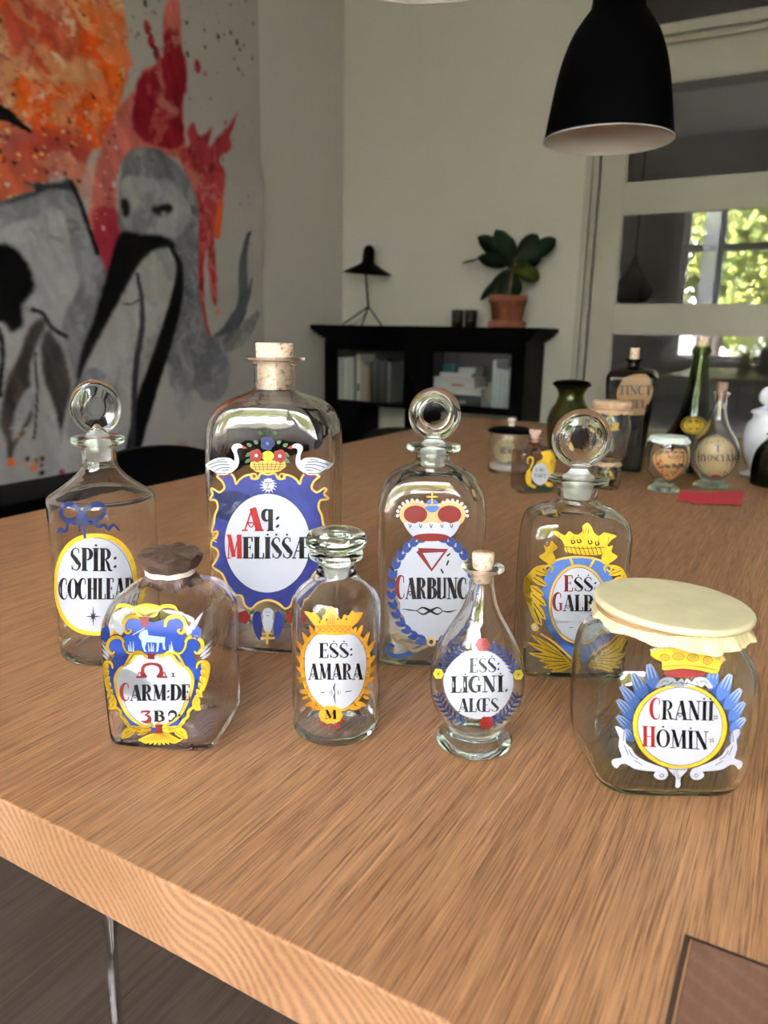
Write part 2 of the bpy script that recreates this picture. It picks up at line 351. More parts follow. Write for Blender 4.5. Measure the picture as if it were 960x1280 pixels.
# window behind the camera, seen in the door panes and in the bottles
wf = bmesh.new()
yy0, yy1 = YB - .20, YB - .12
for x0, x1 in ((WX0, WX0 + .07), (-1.40, -1.30), (.12, .22), (WX1 - .07, WX1)): box(wf, x0, x1, yy0, yy1, WZ0, WZ1)
for z0, z1 in ((WZ0, WZ0 + .07), (2.26, 2.36), (WZ1 - .07, WZ1)): box(wf, WX0, WX1, yy0 - .01, yy1 + .01, z0, z1)
win = struct(obj('window_1', wf, M['white']))
slab('window_sill', (WX0 - .05, WX1 + .05, YB - .12, YB + .14, WZ0 - .05, WZ0 + .002), M['white'], win, bev=.004)
for x0, x1 in ((WX0 + .07, -1.40), (-1.30, .12), (.22, WX1 - .07)):
    for z0, z1 in ((WZ0 + .07, 2.26), (2.36, WZ1 - .07)): slab('window_pane', (x0, x1, yy0 + .035, yy0 + .041, z0, z1), M['pane'], win)
# sheer curtain drawn to the left of the window
def curtain(x0, x1, folds, mat, label):
    bm = bmesh.new(); n = folds * 8; v = []
    for k in range(2):
        for i in range(n + 1):
            x = x0 + (x1 - x0) * i / n; y = YB + .07 + .022 * math.sin(2 * math.pi * folds * i / n) 
            v.append((bm.verts.new((x, y + k * .002, .05)), bm.verts.new((x + .0, y + k * .002, 3.3))))
    for k in (0, n + 1):
        for i in range(n): bm.faces.new([v[k + i][0], v[k + i + 1][0], v[k + i + 1][1], v[k + i][1]])
    return tag(obj('curtain', fixn(bm), mat, None, True), label, 'curtain')
sheer, n_, p_ = new_mat('sheer_white_cloth'); n_.nodes.remove(p_)
tl, tp, mxs = n_.nodes.new('ShaderNodeBsdfTranslucent'), n_.nodes.new('ShaderNodeBsdfTransparent'), n_.nodes.new('ShaderNodeMixShader'); tl.inputs[0].default_value = (.85, .87, .90, 1); mxs.inputs[0].default_value = .6
n_.links.new(tp.outputs[0], mxs.inputs[1]); n_.links.new(tl.outputs[0], mxs.inputs[2]); n_.links.new(mxs.outputs[0], n_.nodes['Material Output'].inputs[0])
curtain(-1.56, -1.36, 5, sheer, 'sheer white curtain hanging in narrow folds inside the garden window behind the camera')
curtain(-2.35, -1.95, 6, pm('grey_curtain_cloth', (.3, .3, .29), .9), 'grey curtain drawn back on the wall beside the garden window')
# garden
grd = struct(slab('floor_garden', (-25, 25, -40, YB - .32, -.3, -.1), pm('grass', (.09, .09, .05), .9, var=.3, vscale=3)))
gl = [pm('tree_leaf_a', (.19, .24, .05), .55), pm('tree_leaf_b', (.34, .37, .08), .55), pm('tree_leaf_c', (.08, .11, .03), .6)]
def tree(x, y, h, rad, n, seed, label):
    t = thing('garden_tree', label, 'tree', (x, y, -.1)); rnd = np.random.RandomState(seed)
    obj('trunk', tube(bmesh.new(), [(0, 0, 0), (.1, 0, h * .3), (-.05, .1, h * .6), (0, 0, h * .85)], lambda q: .14 * (1 - q * .7), 8), pm('bark', (.05, .035, .025), .9), t, True)
    c = rnd.normal(size=(n, 3)); c /= np.linalg.norm(c, axis=1)[:, None]; c *= (rnd.rand(n, 1) ** .45) * rad
    c *= 1 + .25 * np.sin(c[:, :1] * 3 + seed) ; c[:, 2] = c[:, 2] * (h * .42 / rad) + h * .6
    u = rnd.normal(size=(n, 3)); u /= np.linalg.norm(u, axis=1)[:, None]; w = np.cross(u, rnd.normal(size=(n, 3))); w /= np.linalg.norm(w, axis=1)[:, None]
    s = (.10 + .08 * rnd.rand(n, 1)) * (9000 / max(n, 3500)) ** .5
    V = np.stack([c - u * s, c - w * s * .6, c + u * s, c + w * s * .6], 1).reshape(-1, 3)
    me = bpy.data.meshes.new('foliage'); me.from_pydata(V.tolist(), [], np.arange(4 * n).reshape(-1, 4).tolist())
    o = obj('foliage', me, gl, t); me.polygons.foreach_set('material_index', rnd.choice(3, n, p=[.45, .3, .25]).astype('i')); o['kind'] = 'stuff'
tree(-.6, -7.5, 6.0, 2.3, 30000, 3, 'sunlit bushy green tree outside the window, reflected brightest in the door panes')
tree(4.0, -8.8, 5.0, 2.0, 9000, 4, 'round green tree in the garden to the right of the window view')
tree(-4.6, -9.5, 3.2, 1.9, 6000, 5, 'lower darker garden tree at the left of the window view')
tree(-2.6, -14, 7.5, 1.8, 3500, 6, 'thin tall garden tree with sky showing through its crown')
# room beyond the glazed door
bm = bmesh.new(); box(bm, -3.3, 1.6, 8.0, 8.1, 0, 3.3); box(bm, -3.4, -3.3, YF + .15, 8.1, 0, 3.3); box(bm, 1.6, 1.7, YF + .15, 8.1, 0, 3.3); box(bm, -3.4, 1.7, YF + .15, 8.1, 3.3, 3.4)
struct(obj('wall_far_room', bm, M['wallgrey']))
# ---------------------------------------------------------------- glazed door with frame and transom light
fr = bmesh.new()
for d in ((DX0, -1.335, YF - .018, YF + .12, 0, 3.32), (-1.322, -1.296, YF - .010, YF + .12, 0, 3.32), (DX1 - .06, DX1, YF - .018, YF + .12, 0, 3.32),
          (-1.335, -1.322, YF + .01, YF + .12, 0, 3.32), (-1.296, DX1 - .06, YF + .02, YF + .12, 2.672, 2.70), (-1.296, DX1 - .06, YF - .004, YF + .12, 2.70, 2.722),
          (-1.296, DX1 - .06, YF + .02, YF + .12, 2.722, 2.742), (-1.296, DX1 - .06, YF - .018, YF + .12, 2.742, 2.80), (DX0, DX1, YF - .018, YF + .12, 3.28, 3.32)): box(fr, *d, bev=.003)
struct(obj('trim_1', fr, M['trim']))
tr = struct(slab('window_2', (-1.296, DX1 - .06, YF + .05, YF + .056, 2.80, 3.28), M['pane']))
door = bmesh.new(); GX0, GX1 = -1.14, -.115
DY0, DY1 = YF + .005, YF + .045
zp = [(.52, 1.104), (1.269, 1.807), (1.974, 2.505)]
box(door, -1.285, GX0, DY0, DY1, .01, 2.668, bev=.003); box(door, GX1, DX1 - .07, DY0, DY1, .01, 2.668, bev=.003)
for z0, z1 in ((.01, .52), (1.104, 1.269), (1.807, 1.974), (2.505, 2.668)): box(door, GX0, GX1, DY0, DY1, z0, z1)
door = struct(obj('door_1', door, M['trim']))
for z0, z1 in zp:
    slab('door_pane', (GX0, GX1, DY0 + .017, DY0 + .022, z0, z1), M['pane'], door); slab('door_pane', (GX0, GX1, DY0 + .031, DY0 + .036, z0, z1), M['pane'], door)  # rear pane of each pair is added to strengthen the door's reflections
    bd = bmesh.new(); w = .010
    for d in ((GX0, GX0 + w, DY0 + .004, DY0 + .017, z0, z1), (GX1 - w, GX1, DY0 + .004, DY0 + .017, z0, z1), (GX0, GX1, DY0 + .004, DY0 + .017, z0, z0 + w), (GX0, GX1, DY0 + .004, DY0 + .017, z1 - w, z1)): box(bd, *d)
    obj('glazing_bead', bd, M['trim'], door)
for k, (n, d) in enumerate((('baseboard_left', (XL, XL + .015, YB, YF, 0, .14)), ('baseboard_back', (XL, DX0, YF - .015, YF, 0, .14)), ('baseboard_right', (XR - .015, XR, YB, YF, 0, .14)))):
    struct(slab(n, d, M['trim']))
# ================================================================== PAINTING (dense grid, one colour per point)
PX = XL + .045
def cv(u, v):
    """pixel of the photograph -> (y, z) on the plane of the canvas, where the motif is laid out in metres"""
    d = WB.T @ np.array([(u - 480) / FPX, (v - 640) / FPX, 1]); t = PX / d[0]; return np.array([d[1] * t, CAMZ + d[2] * t])
CY0, CY1, CZ0, CZ1 = 1.35, 3.90, .385, 3.12
NY, NZ = 380, 410
gy, gz = np.meshgrid(np.linspace(CY0, CY1, NY), np.linspace(CZ0, CZ1, NZ))
rs = np.random.RandomState(11)
def vnoise(x, y, s, seed, oct=4):
    out = 0; amp = 1; tot = 0; r = np.random.RandomState(seed)
    for o in range(oct):
        g = r.rand(64, 64); fx, fy = x * s, y * s; ix, iy = np.floor(fx).astype(int), np.floor(fy).astype(int); tx, ty = fx - ix, fy - iy
        tx = tx * tx * (3 - 2 * tx); ty = ty * ty * (3 - 2 * ty)
        a = g[iy % 64, ix % 64]; b = g[iy % 64, (ix + 1) % 64]; c = g[(iy + 1) % 64, ix % 64]; d = g[(iy + 1) % 64, (ix + 1) % 64]
        out = out + amp * (a * (1 - tx) * (1 - ty) + b * tx * (1 - ty) + c * (1 - tx) * ty + d * tx * ty); tot += amp; amp *= .55; s *= 2.03
    return out / tot
def inpoly(P, x, y):
    ins = np.zeros(x.shape, bool); n = len(P)
    for i in range(n):
        (x1, y1), (x2, y2) = P[i], P[(i + 1) % n]
        ins ^= ((y1 > y) != (y2 > y)) & (x < (x2 - x1) * (y - y1) / (y2 - y1 + 1e-12) + x1)
    return ins
img = np.zeros((NZ, NY, 3)); img[:] = (.44, .42, .385)
img *= (1 + .10 * (vnoise(gy, gz, 3, 1)[..., None] - .5))
def dodge(a, s, f, seed): return gy + a * (vnoise(gy, gz, s, seed) - .5), gz + a * (vnoise(gy, gz, s, seed + 50) - .5)
def soft(m):
    for ax in (0, 1): m = (np.roll(m, 1, ax) + m + np.roll(m, -1, ax)) / 3
    return m
def fill(pts, col, wob=.04, ws=9, op=1, tex=.25, seed=0, smooth=True, k=2.909, oy=0):
    P = np.array([cv(x / k, oy + y / k) for x, y in pts]); P = catmull(P, 6, True) if smooth else P
    x, y = dodge(wob, ws, 0, seed + 7); m = soft(inpoly(P, x, y).astype(float)) * op
    if tex: c = np.array(col)[None, None] * (1 + tex * 2.2 * (vnoise(gy * 2.0, gz, 7, seed + 90)[..., None] - .5) + tex * 2.6 * (vnoise(gy * 5 + gz * 2, gz * 1.2, 6, seed + 91)[..., None] - .5)).clip(.1)
    else: c = np.array(col)[None, None]
    img[:] = img * (1 - m[..., None]) + c * m[..., None]
def line(pts, col, w, k=2.909, oy=0, op=1, wob=.012, seed=3):
    P = catmull([cv(x / k, oy + y / k) for x, y in pts], 8); x, y = dodge(wob, 14, 0, seed); dm = np.full(x.shape, 9.); n = len(P)
    for i in range(n - 1):
        a, b = P[i], P[i + 1]; ab = b - a; t = np.clip(((x - a[0]) * ab[0] + (y - a[1]) * ab[1]) / (ab @ ab + 1e-12), 0, 1)
        q = (i + t) / n; ww = np.interp(q, np.linspace(0, 1, len(w)), w) if isinstance(w, (list, tuple)) else w
        dm = np.minimum(dm, np.hypot(x - a[0] - t * ab[0], y - a[1] - t * ab[1]) / ww)
    m = np.clip((1.1 - dm) * 5, 0, 1) * op; img[:] = img * (1 - m[..., None]) + np.array(col) * m[..., None]
def splat(x0, y0, x1, y1, n, cols, r0, r1, seed, k=2.909, oy=0):
    r = np.random.RandomState(seed)
    for i in range(n):
        p = cv((x0 + (x1 - x0) * r.rand()) / k, oy + (y0 + (y1 - y0) * r.rand()) / k); q = r0 + (r1 - r0) * r.rand() ** 3
        m = np.hypot(gy - p[0], (gz - p[1]) * (.6 + .6 * r.rand())) < q; img[m] = cols[r.randint(len(cols))]
RED, CRIM, ORA, PEA, PINK = (.50, .045, .035), (.27, .010, .022), (.86, .12, .008), (.66, .36, .16), (.60, .15, .12)
# fiery mass, upper left
fill([(-900, -900), (380, -900), (420, -60), (445, 40), (458, 200), (440, 330), (420, 420), (400, 520), (330, 560), (300, 700), (200, 620), (100, 700), (-900, 820)], (.62, .13, .06), .12, 7, 1, .3, 1)
n1, n2, n3 = vnoise(gy, gz, 4.5, 21), vnoise(gy, gz, 5.5, 22), vnoise(gy, gz, 9, 23)
P = np.array([cv(x / 2.909, y / 2.909) for x, y in [(-900, -900), (390, -900), (430, -60), (455, 60), (462, 200), (440, 330), (430, 430), (330, 560), (-900, 640)]]); fm = inpoly(P, *dodge(.10, 8, 0, 4))
def blend(mask, col):
    img[:] = img * (1 - mask[..., None]) + np.array(col) * mask[..., None]
def sstep(a, lo, hi): return np.clip((a - lo) / (hi - lo), 0, 1)
fms = soft(fm.astype(float)); wx, wy = gy + .25 * vnoise(gy, gz, 5, 61) + .10 * vnoise(gy, gz, 17, 62), gz + .25 * vnoise(gy, gz, 5, 63) + .10 * vnoise(gy, gz, 17, 64)
for sd, sc_, lo, hi, col in ((71, 5, .46, .53, (.80, .085, .008)), (72, 8, .52, .58, (.90, .17, .012)), (73, 6, .56, .62, (.64, .33, .15)), (74, 7, .58, .66, (.46, .03, .028)), (75, 13, .60, .66, (.78, .42, .20)), (76, 11, .62, .70, (.50, .14, .11)), (77, 22, .66, .72, (.80, .55, .38)), (78, 30, .70, .74, (.10, .03, .015))):
    blend(fms * sstep(vnoise(wx, wy, sc_, sd, 5), lo, hi) * .9, col)
for a in ([(40, -20), (200, -20), (190, 160), (90, 240), (20, 120)], RED), ([(150, 210), (330, 200), (380, 260), (320, 330), (180, 300)], PEA), ([(330, 20), (430, 30), (455, 150), (450, 250), (350, 240), (320, 120)], ORA), ([(60, 310), (420, 300), (430, 440), (350, 520), (180, 500), (90, 400)], ORA), ([(190, 370), (270, 360), (260, 430), (300, 500), (200, 450)], PEA), ([(20, 480), (140, 470), (300, 500), (290, 580), (150, 640), (30, 650)], (.42, .07, .06)), ([(150, 600), (240, 570), (330, 620), (330, 740), (290, 720), (260, 640)], (.72, .30, .20)):
    fill(a[0], a[1], .14, 12, .55, .35, len(a[0]) + 5)
# crimson plume and splash
fill([(360, 560), (390, 470), (440, 380), (485, 330), (520, 260), (570, 230), (600, 170), (590, 110), (600, 20), (640, -20), (655, 60), (665, 180), (680, 250), (665, 400), (670, 560), (560, 560), (440, 600), (420, 760), (440, 860), (400, 960), (370, 990), (330, 860), (330, 700)], PINK, .03, 12, 1, .3, 31)
fill([(480, 440), (500, 300), (560, 240), (590, 190), (595, 120), (640, 110), (665, 190), (680, 250), (662, 400), (668, 520), (600, 540), (500, 500)], CRIM, .05, 12, 1, .3, 32)
fill([(340, 780), (420, 760), (440, 860), (400, 960), (375, 1000)], (.40, .03, .055), .02, 9, 1, .2, 33)
fill([(650, 560), (690, 530), (680, 480), (705, 445), (730, 500), (770, 460), (760, 540), (800, 490), (865, 410), (835, 490), (840, 540), (800, 580), (820, 640), (805, 760), (780, 830), (790, 1090), (770, 1080), (750, 900), (735, 1100), (724, 1040), (720, 820), (690, 680)], (.46, .045, .06), .025, 14, 1, .3, 34)
line([(800, 740), (795, 800), (790, 850)], (.75, .13, .03), .028); line([(760, 850), (765, 950), (782, 1080)], (.62, .03, .03), .012); line([(730, 850), (728, 1000), (745, 1160), (770, 1240)], (.45, .02, .03), [.03, .02, .008])
for q in ([(535, 100)], [(550, 150)], [(570, 195)], [(718, 240)]): p = cv(q[0][0] / 2.909, q[0][1] / 2.909); img[np.hypot((gy - p[0]) * 1.4, gz - p[1]) < .033] = (.34, .02, .03)
splat(430, -40, 930, 260, 70, [(.06, .04, .03), (.3, .05, .04), (.08, .06, .05)], .003, .014, 8); splat(680, 250, 930, 900, 40, [(.5, .06, .08), (.3, .04, .04)], .003, .011, 9)
splat(0, 330, 430, 900, 200, [(.62, .56, .52), (.08, .03, .02), (.8, .5, .2)], .003, .012, 10)
for sd, lo, col in ((81, .60, (.58, .10, .09)), (82, .64, (.12, .005, .012)), (83, .66, (.62, .22, .18))):   # mottling inside the crimson strokes
    red_ = ((img[..., 0] > .2) & (img[..., 1] < .12) & (gy > 3.0)).astype(float); blend(soft(red_) * sstep(vnoise(wx, wy, 11, sd, 5), lo - .03, lo + .05) * .7, col)
# left bird
BK, GR, GM, LT = (.004, .004, .005), (.13, .135, .15), (.23, .235, .25), (.46, .455, .46)
fill([(-300, 760), (0, 735), (120, 700), (200, 680), (265, 690), (300, 760), (345, 880), (385, 1000), (360, 1120), (320, 1240), (280, 1400), (240, 1750), (-300, 1750)], GM, .03, 8, 1, .2, 41)
fill([(-250, 880), (0, 830), (120, 780), (200, 760), (240, 800), (260, 900), (290, 1020), (230, 1150), (210, 1260), (150, 1200), (60, 1120), (-250, 1100)], (.40, .395, .40), .06, 7, 1, .2, 42)
fill([(-300, 1150), (60, 1130), (200, 1180), (260, 1350), (270, 1760), (-300, 1760)], (.37, .36, .345), .03, 8, 1, .12, 43)
fill([(-60, 745), (0, 735), (60, 715), (130, 690), (80, 662), (175, 665), (240, 650), (200, 605), (260, 660), (285, 700), (200, 690), (120, 715), (20, 745)], (.04, .045, .055), .008, 12, 1, .4, 44)
line([(260, 665), (300, 760), (330, 850), (355, 920)], BK, .014); line([(-30, 400), (20, 415), (60, 440), (110, 475)], BK, [.035, .025, .008])
fill([(-260, 920), (-40, 890), (40, 885), (90, 930), (125, 1000), (120, 1070), (80, 1110), (80, 1180), (40, 1210), (0, 1170), (-100, 1200), (-260, 1100)], BK, .03, 10, 1, .3, 45)
K = dict(k=2.909, oy=280)
fill([(0, 720), (15, 600), (60, 490), (100, 380), (150, 340), (165, 380), (120, 470), (110, 560), (120, 700), (60, 800), (30, 880), (20, 800)], (.065, .05, .042), .02, 9, 1, .6, 46, **K)
fill([(55, 690), (80, 620), (130, 580), (115, 660), (70, 760), (50, 790)], (.38, .37, .37), .02, 9, 1, .2, 47, **K)
fill([(150, 420), (180, 380), (230, 460), (255, 560), (260, 640), (245, 760), (238, 890), (220, 760), (190, 650), (155, 540)], (.055, .048, .045), .015, 9, 1, .6, 48, **K)
line([(120, 310), (160, 330), (190, 380), (240, 410)], BK, .012, **K); line([(130, 470), (135, 640), (125, 780)], BK, .006, **K); line([(0, 380), (10, 460), (0, 620)], BK, .012, **K)
# right bird
fill([(440, 640), (450, 570), (500, 540), (560, 532), (620, 570), (680, 640), (715, 720), (722, 860), (724, 1040), (740, 1150), (765, 1240), (830, 1330), (700, 1420), (620, 1400), (600, 1200), (650, 1060), (640, 930), (560, 880), (440, 850)], (.16, .165, .18), .02, 8, 1, .4, 51)
fill([(445, 660), (500, 640), (560, 650), (620, 660), (680, 730), (690, 800), (640, 860), (560, 850), (470, 840), (440, 780)], (.38, .38, .38), .04, 10, 1, .2, 52)
fill([(490, 760), (560, 690), (560, 790), (520, 850), (480, 830)], (.20, .205, .215), .03, 10, .8, .3, 53)
fill([(440, 720), (470, 730), (470, 780), (445, 785)], BK, .02, 12, 1, 0, 54); fill([(555, 750), (610, 735), (630, 760), (600, 785), (560, 780)], BK, .015, 12, 1, 0, 55)
fill([(585, 775), (605, 775), (598, 795)], (.40, .36, .30), .006, 12, 1, 0, 56)
K = dict(k=2.909, oy=280)
fill([(500, 180), (560, 100), (620, 90), (645, 140), (650, 260), (600, 450), (540, 650), (490, 850), (230, 960), (260, 600), (350, 450), (430, 290)], (.42, .415, .385), .012, 8, 1, .1, 57, **K)
fill([(440, 30), (520, 40), (600, 45), (640, 85), (560, 95), (500, 160), (440, 270), (380, 380), (330, 480), (280, 590), (262, 640), (290, 480), (330, 370), (370, 240), (400, 130)], BK, .018, 12, 1, 0, 58, **K)
line([(620, 85), (652, 150), (645, 260), (620, 360), (575, 500), (530, 640), (480, 830)], BK, [.012, .03, .045, .05, .055, .06, .05], **K)
line([(500, 185), (515, 270), (515, 380), (495, 520), (485, 700), (478, 860)], (.04, .04, .05), [.012, .022, .018], **K)
line([(440, 290), (480, 290), (510, 270)], (.12, .11, .10), .006, **K); line([(270, 640), (330, 570), (370, 550)], (.15, .16, .20), [.03, .06, .02], op=.7, **K)
line([(765, 445), (830, 390), (880, 300), (885, 140), (900, 50), (912, 30)], (.085, .095, .115), [.045, .05, .045, .018, .008], **K)
line([(760, 440), (840, 430), (900, 380), (935, 330)], (.15, .155, .17), [.04, .06, .02], op=.8, **K); line([(850, 350), (900, 270), (915, 200)], (.11, .12, .14), [.04, .02, .008], **K)
fill([(700, 470), (800, 450), (830, 560), (790, 640), (720, 620)], (.17, .175, .20), .09, 6, .7, .3, 60, **K); fill([(640, 560), (690, 480), (700, 640), (660, 720)], (.30, .30, .31), .09, 6, .6, .3, 61, **K)
line([(270, 760), (300, 650), (330, 560)], (.22, .23, .26), .05, op=.7, **K); fill([(640, 790), (680, 790), (690, 850), (650, 860)], (.50, .22, .20), .05, 9, .5, .2, 62, **K)
for x, y, c, r in ((38, 866, (.75, .16, .03), .022), (125, 886, (.72, .2, .06), .02), (100, 855, BK, .012), (152, 853, BK, .015), (130, 862, BK, .012), (152, 905, BK, .015), (152, 878, (.1, .04, .05), .011), (225, 903, (.3, .03, .06), .017), (790, 320, (.6, .25, .15), .02)):
    p = cv(x / 2.909, 280 + y / 2.909); img[np.hypot(gy - p[0], gz - p[1]) < r] = c
splat(0, 740, 330, 930, 25, [(.5, .42, .25), (.3, .3, .3), (.6, .3, .15)], .003, .012, 12, **K)
grey_ = (np.abs(img[..., 0] - img[..., 2]) < .05) & (img[..., 0] > .11) & (gz < 2.45); gs = soft(soft(grey_.astype(float)))
blend(gs * sstep(vnoise(wx * 1.6, wy * .8, 10, 84, 5), .54, .66) * .4, (.50, .50, .50)); blend(gs * sstep(vnoise(wx * 2.2, wy * .7, 9, 85, 5), .60, .74) * .4, (.115, .125, .15))
blend(gs * sstep(vnoise(wx * 3, wy, 20, 86, 4), .62, .70) * .4, (.30, .33, .40))
for _ in range(1): img = (np.roll(img, 1, 1) + 2 * img + np.roll(img, -1, 1)) / 4
img = np.clip(img * (1 + .06 * (rs.rand(NZ, NY, 1) - .5)), 0.004, .95)
me = bpy.data.meshes.new('canvas')
V = np.stack([np.full(gy.shape, PX), gy, gz], -1).reshape(-1, 3)
ii = (np.arange(NZ - 1)[:, None] * NY + np.arange(NY - 1)[None]).reshape(-1); F = np.stack([ii, ii + 1, ii + 1 + NY, ii + NY], 1)
me.vertices.add(len(V)); me.vertices.foreach_set('co', V.ravel().astype('f')); me.loops.add(F.size); me.loops.foreach_set('vertex_index', F.ravel().astype('i'))
me.polygons.add(len(F)); me.polygons.foreach_set('loop_start', (np.arange(len(F)) * 4).astype('i')); me.update(calc_edges=True)
ca = me.color_attributes.new('paint', 'FLOAT_COLOR', 'POINT'); ca.data.foreach_set('color', np.concatenate([img.reshape(-1, 3), np.ones((NZ * NY, 1))], 1).ravel().astype('f'))
mc, nn, pc = new_mat('canvas_paint'); an = nn.nodes.new('ShaderNodeVertexColor'); an.layer_name = 'paint'; nn.links.new(an.outputs[0], pc.inputs['Base Color']); pc.inputs['Roughness'].default_value = .75; pc.inputs['Specular IOR Level'].default_value = .12
ptg = thing('painting', 'large unframed abstract canvas of two grey birds under a red and orange splash', 'painting', (XL + .02, 2.6, CZ0))
inv = Matrix.Translation((-(XL + .02), -2.6, -CZ0))
co = obj('painted_surface', me, mc, ptg); co.matrix_parent_inverse = inv
slab('canvas_stretcher', (XL + .008, PX - .0006, CY0, CY1, CZ0, CZ1), pm('canvas_edge', (.42, .40, .36), .8), ptg, bev=.002).matrix_parent_inverse = inv
bn = thing('low_bench', 'long low black bench along the left wall under the bird painting', 'bench', (-2.93, 2.3, 0))
slab('seat', (-.205, .205, -1.5, 1.62, .30, .383), M['leather'], bn, bev=.01)
for y in (-1.42, 0, 1.54): slab('leg', (-.19, .19, y - .03, y + .03, 0, .30), M['black'], bn)
# ================================================================== TABLE
TX0, TX1, TY0, TY1 = -1.21, .20, .278, 2.83
EB = dict(px=1)
tb = thing('dining_table', 'long oak dining table with thick slab top and chrome legs, holding all the bottles', 'table', (-.525, 1.55, 0))
def loc(d): return (d[0] + .525, d[1] + .525, d[2] - 1.55, d[3] - 1.55, d[4], d[5])
SX, SY, SW = -.022, .398, .022
top = bmesh.new(); box(top, *loc((TX0, TX1, TY0, TY1, TZ - .052, TZ)), bev=.0016)
for f in top.faces:
    if abs(f.normal.y) > .9 or f.calc_center_median().y < TY0 - 1.55 + .0009: f.material_index = 1
top = obj('tabletop', top, [M['oak'], M['endgrain']], tb)
ins = thing('x', 'x', 'x'); bpy.data.objects.remove(ins)
g = obj('inset_gap', B(*loc((SX, SX + .12, .18 + .105, SY, TZ, TZ + .0004))), M['gap'], tb)
i1 = obj('leg_top_inset', B(*loc((SX + .0045, SX + .12, .18 + .108, SY - .003, TZ - .001, TZ + .0012)), bev=.0004), M['inset'], tb)
obj('inset_edge', B(*loc((SX + .0030, SX + .0043, .18 + .108, SY - .003, TZ - .001, TZ + .0010))), M['oak'], tb)
i1.rotation_euler = (0, 0, 0)
for x, y in ((-.545, .42), (-1.12, .42), (-.545, 2.7), (-1.12, 2.7), (.08, 2.7)):
    bm = tube(bmesh.new(), [(x + .525, y - 1.55, 0), (x + .525, y - 1.55, TZ - .052)], .0062, 20, smooth=0); obj('leg', fixn(bm), M['chrome'], tb, True)
bm = B(*loc((SX + .006, SX + .085, .288, SY - .004, 0, TZ - .052)), bev=.003); obj('wooden_leg', bm, M['inset'], tb)
# chairs on the far side of the table
def chair(x, y, rz, label, zt=.78):
    t = thing('dining_chair', label, 'chair', (x, y, 0), rz, 'black chairs around the table')
    prof = [(-.23, 0), (-.225, .07), (-.19, .15), (-.12, .20), (0, .215), (.12, .20), (.19, .15), (.225, .07), (.23, 0)]
    bm = bmesh.new(); bk_ = []
    P = catmull([(-.215, -.30), (-.228, -.12), (-.215, -.03), (-.15, .035), (0, .055), (.15, .035), (.215, -.03), (.228, -.12), (.215, -.30)], 5)
    rings = []
    for dy in (-.016, -.014, .014, .016):
        s_ = .97 if abs(dy) > .015 else 1
        rings.append([bm.verts.new((p[0] * s_, .21 + dy + .25 * (p[0] ** 2) * -1.6 + .05 * p[1], zt - .055 + p[1] * s_)) for p in P])
    skin(bm, rings)
    bm.faces.new(rings[0]); bm.faces.new(rings[-1]); obj('backrest', fixn(bm), M['leather'], t, True)
    obj('seat', B(-.23, .23, -.23, .22, .42, .475, bev=.02), M['leather'], t)
    for sx in (-1, 1):
        for y0, y1 in ((-.20, -.23), (.19, .24)): obj('leg', fixn(tube(bmesh.new(), [(sx * .20, y0, .42), (sx * .22, y1, 0)], .011, 12, smooth=0)), M['chrome'], t, True)
    return t
chair(-1.30, 1.36, R(90 - 12), 'black leather dining chair pushed up behind the round-shouldered bottle on the left', .775)
chair(-1.93, 3.62, R(205), 'black chair beyond the far table end, seen below the left cabinet pane', .60)
# ================================================================== CABINET
cb = thing('display_cabinet', 'black wooden cabinet with two glass doors and moulded cornice against the back wall', 'cabinet', (-2.3, 4.70, 0))
def cbx(name, x0, x1, y0, y1, z0, z1, mat=M['blackpaint'], bev=.002, parent=None): return slab(name, (x0 + 2.3, x1 + 2.3, y0 - 4.70, y1 - 4.70, z0, z1), mat, parent or cb, bev)
CF = 4.52
bm = bmesh.new()
for k, (e, z0, z1) in enumerate(((.0, 1.02, 1.035), (.02, 1.035, 1.05), (.045, 1.05, 1.068), (.068, 1.068, 1.088), (.085, 1.088, 1.10), (.09, 1.10, 1.124))):
    box(bm, -3.045 - min(e, .085) + 2.3, -1.565 + e + 2.3, CF - e * .7 - 4.70, 4.895 - 4.70, z0, z1, bev=.003)
obj('cornice', bm, M['blackpaint'], cb)
cbx('case_side', -3.05, -3.02, CF, 4.89, .0, 1.02); cbx('case_side', -1.59, -1.56, CF, 4.89, .0, 1.02)
cbx('case_top', -3.02, -1.59, CF + .02, 4.89, .99, 1.02); cbx('case_floor', -3.02, -1.59, CF + .02, 4.89, .575, .60)
cbx('case_back', -3.02, -1.59, 4.875, 4.89, .60, .99, pm('cabinet_back', (.10, .09, .08), .7)); cbx('centre_post', -2.335, -2.265, CF + .02, 4.86, 0, .99)
cbx('corner_post', -3.02, -2.76, CF + .02, 4.80, 0, .575); cbx('lower_panel', -2.265, -1.59, CF + .05, CF + .07, 0, .50)
cbx('centre_post', -2.41, -2.335, CF + .03, CF + .06, 0, .575)
def cdoor(x0, x1, gx0, gx1, gz0, gz1):
    bm = bmesh.new(); y0, y1 = CF - 4.70 - .002, CF + .018 - 4.70
    for a in ((x0, gx0, .585, 1.01), (gx1, x1, .585, 1.01), (gx0, gx1, .585, gz0), (gx0, gx1, gz1, 1.01)): box(bm, a[0] + 2.3, a[1] + 2.3, y0, y1, a[2], a[3], bev=.002)
    d = obj('cabinet_door', bm, M['blackpaint'], cb); cbx('glass_pane', gx0, gx1, CF + .006, CF + .009, gz0, gz1, M['pane'], 0, d)
    return d
d1 = cdoor(-3.02, -2.31, -2.945, -2.408, .606, .955); d2 = cdoor(-2.30, -1.59, -2.19, -1.65, .625, .963)
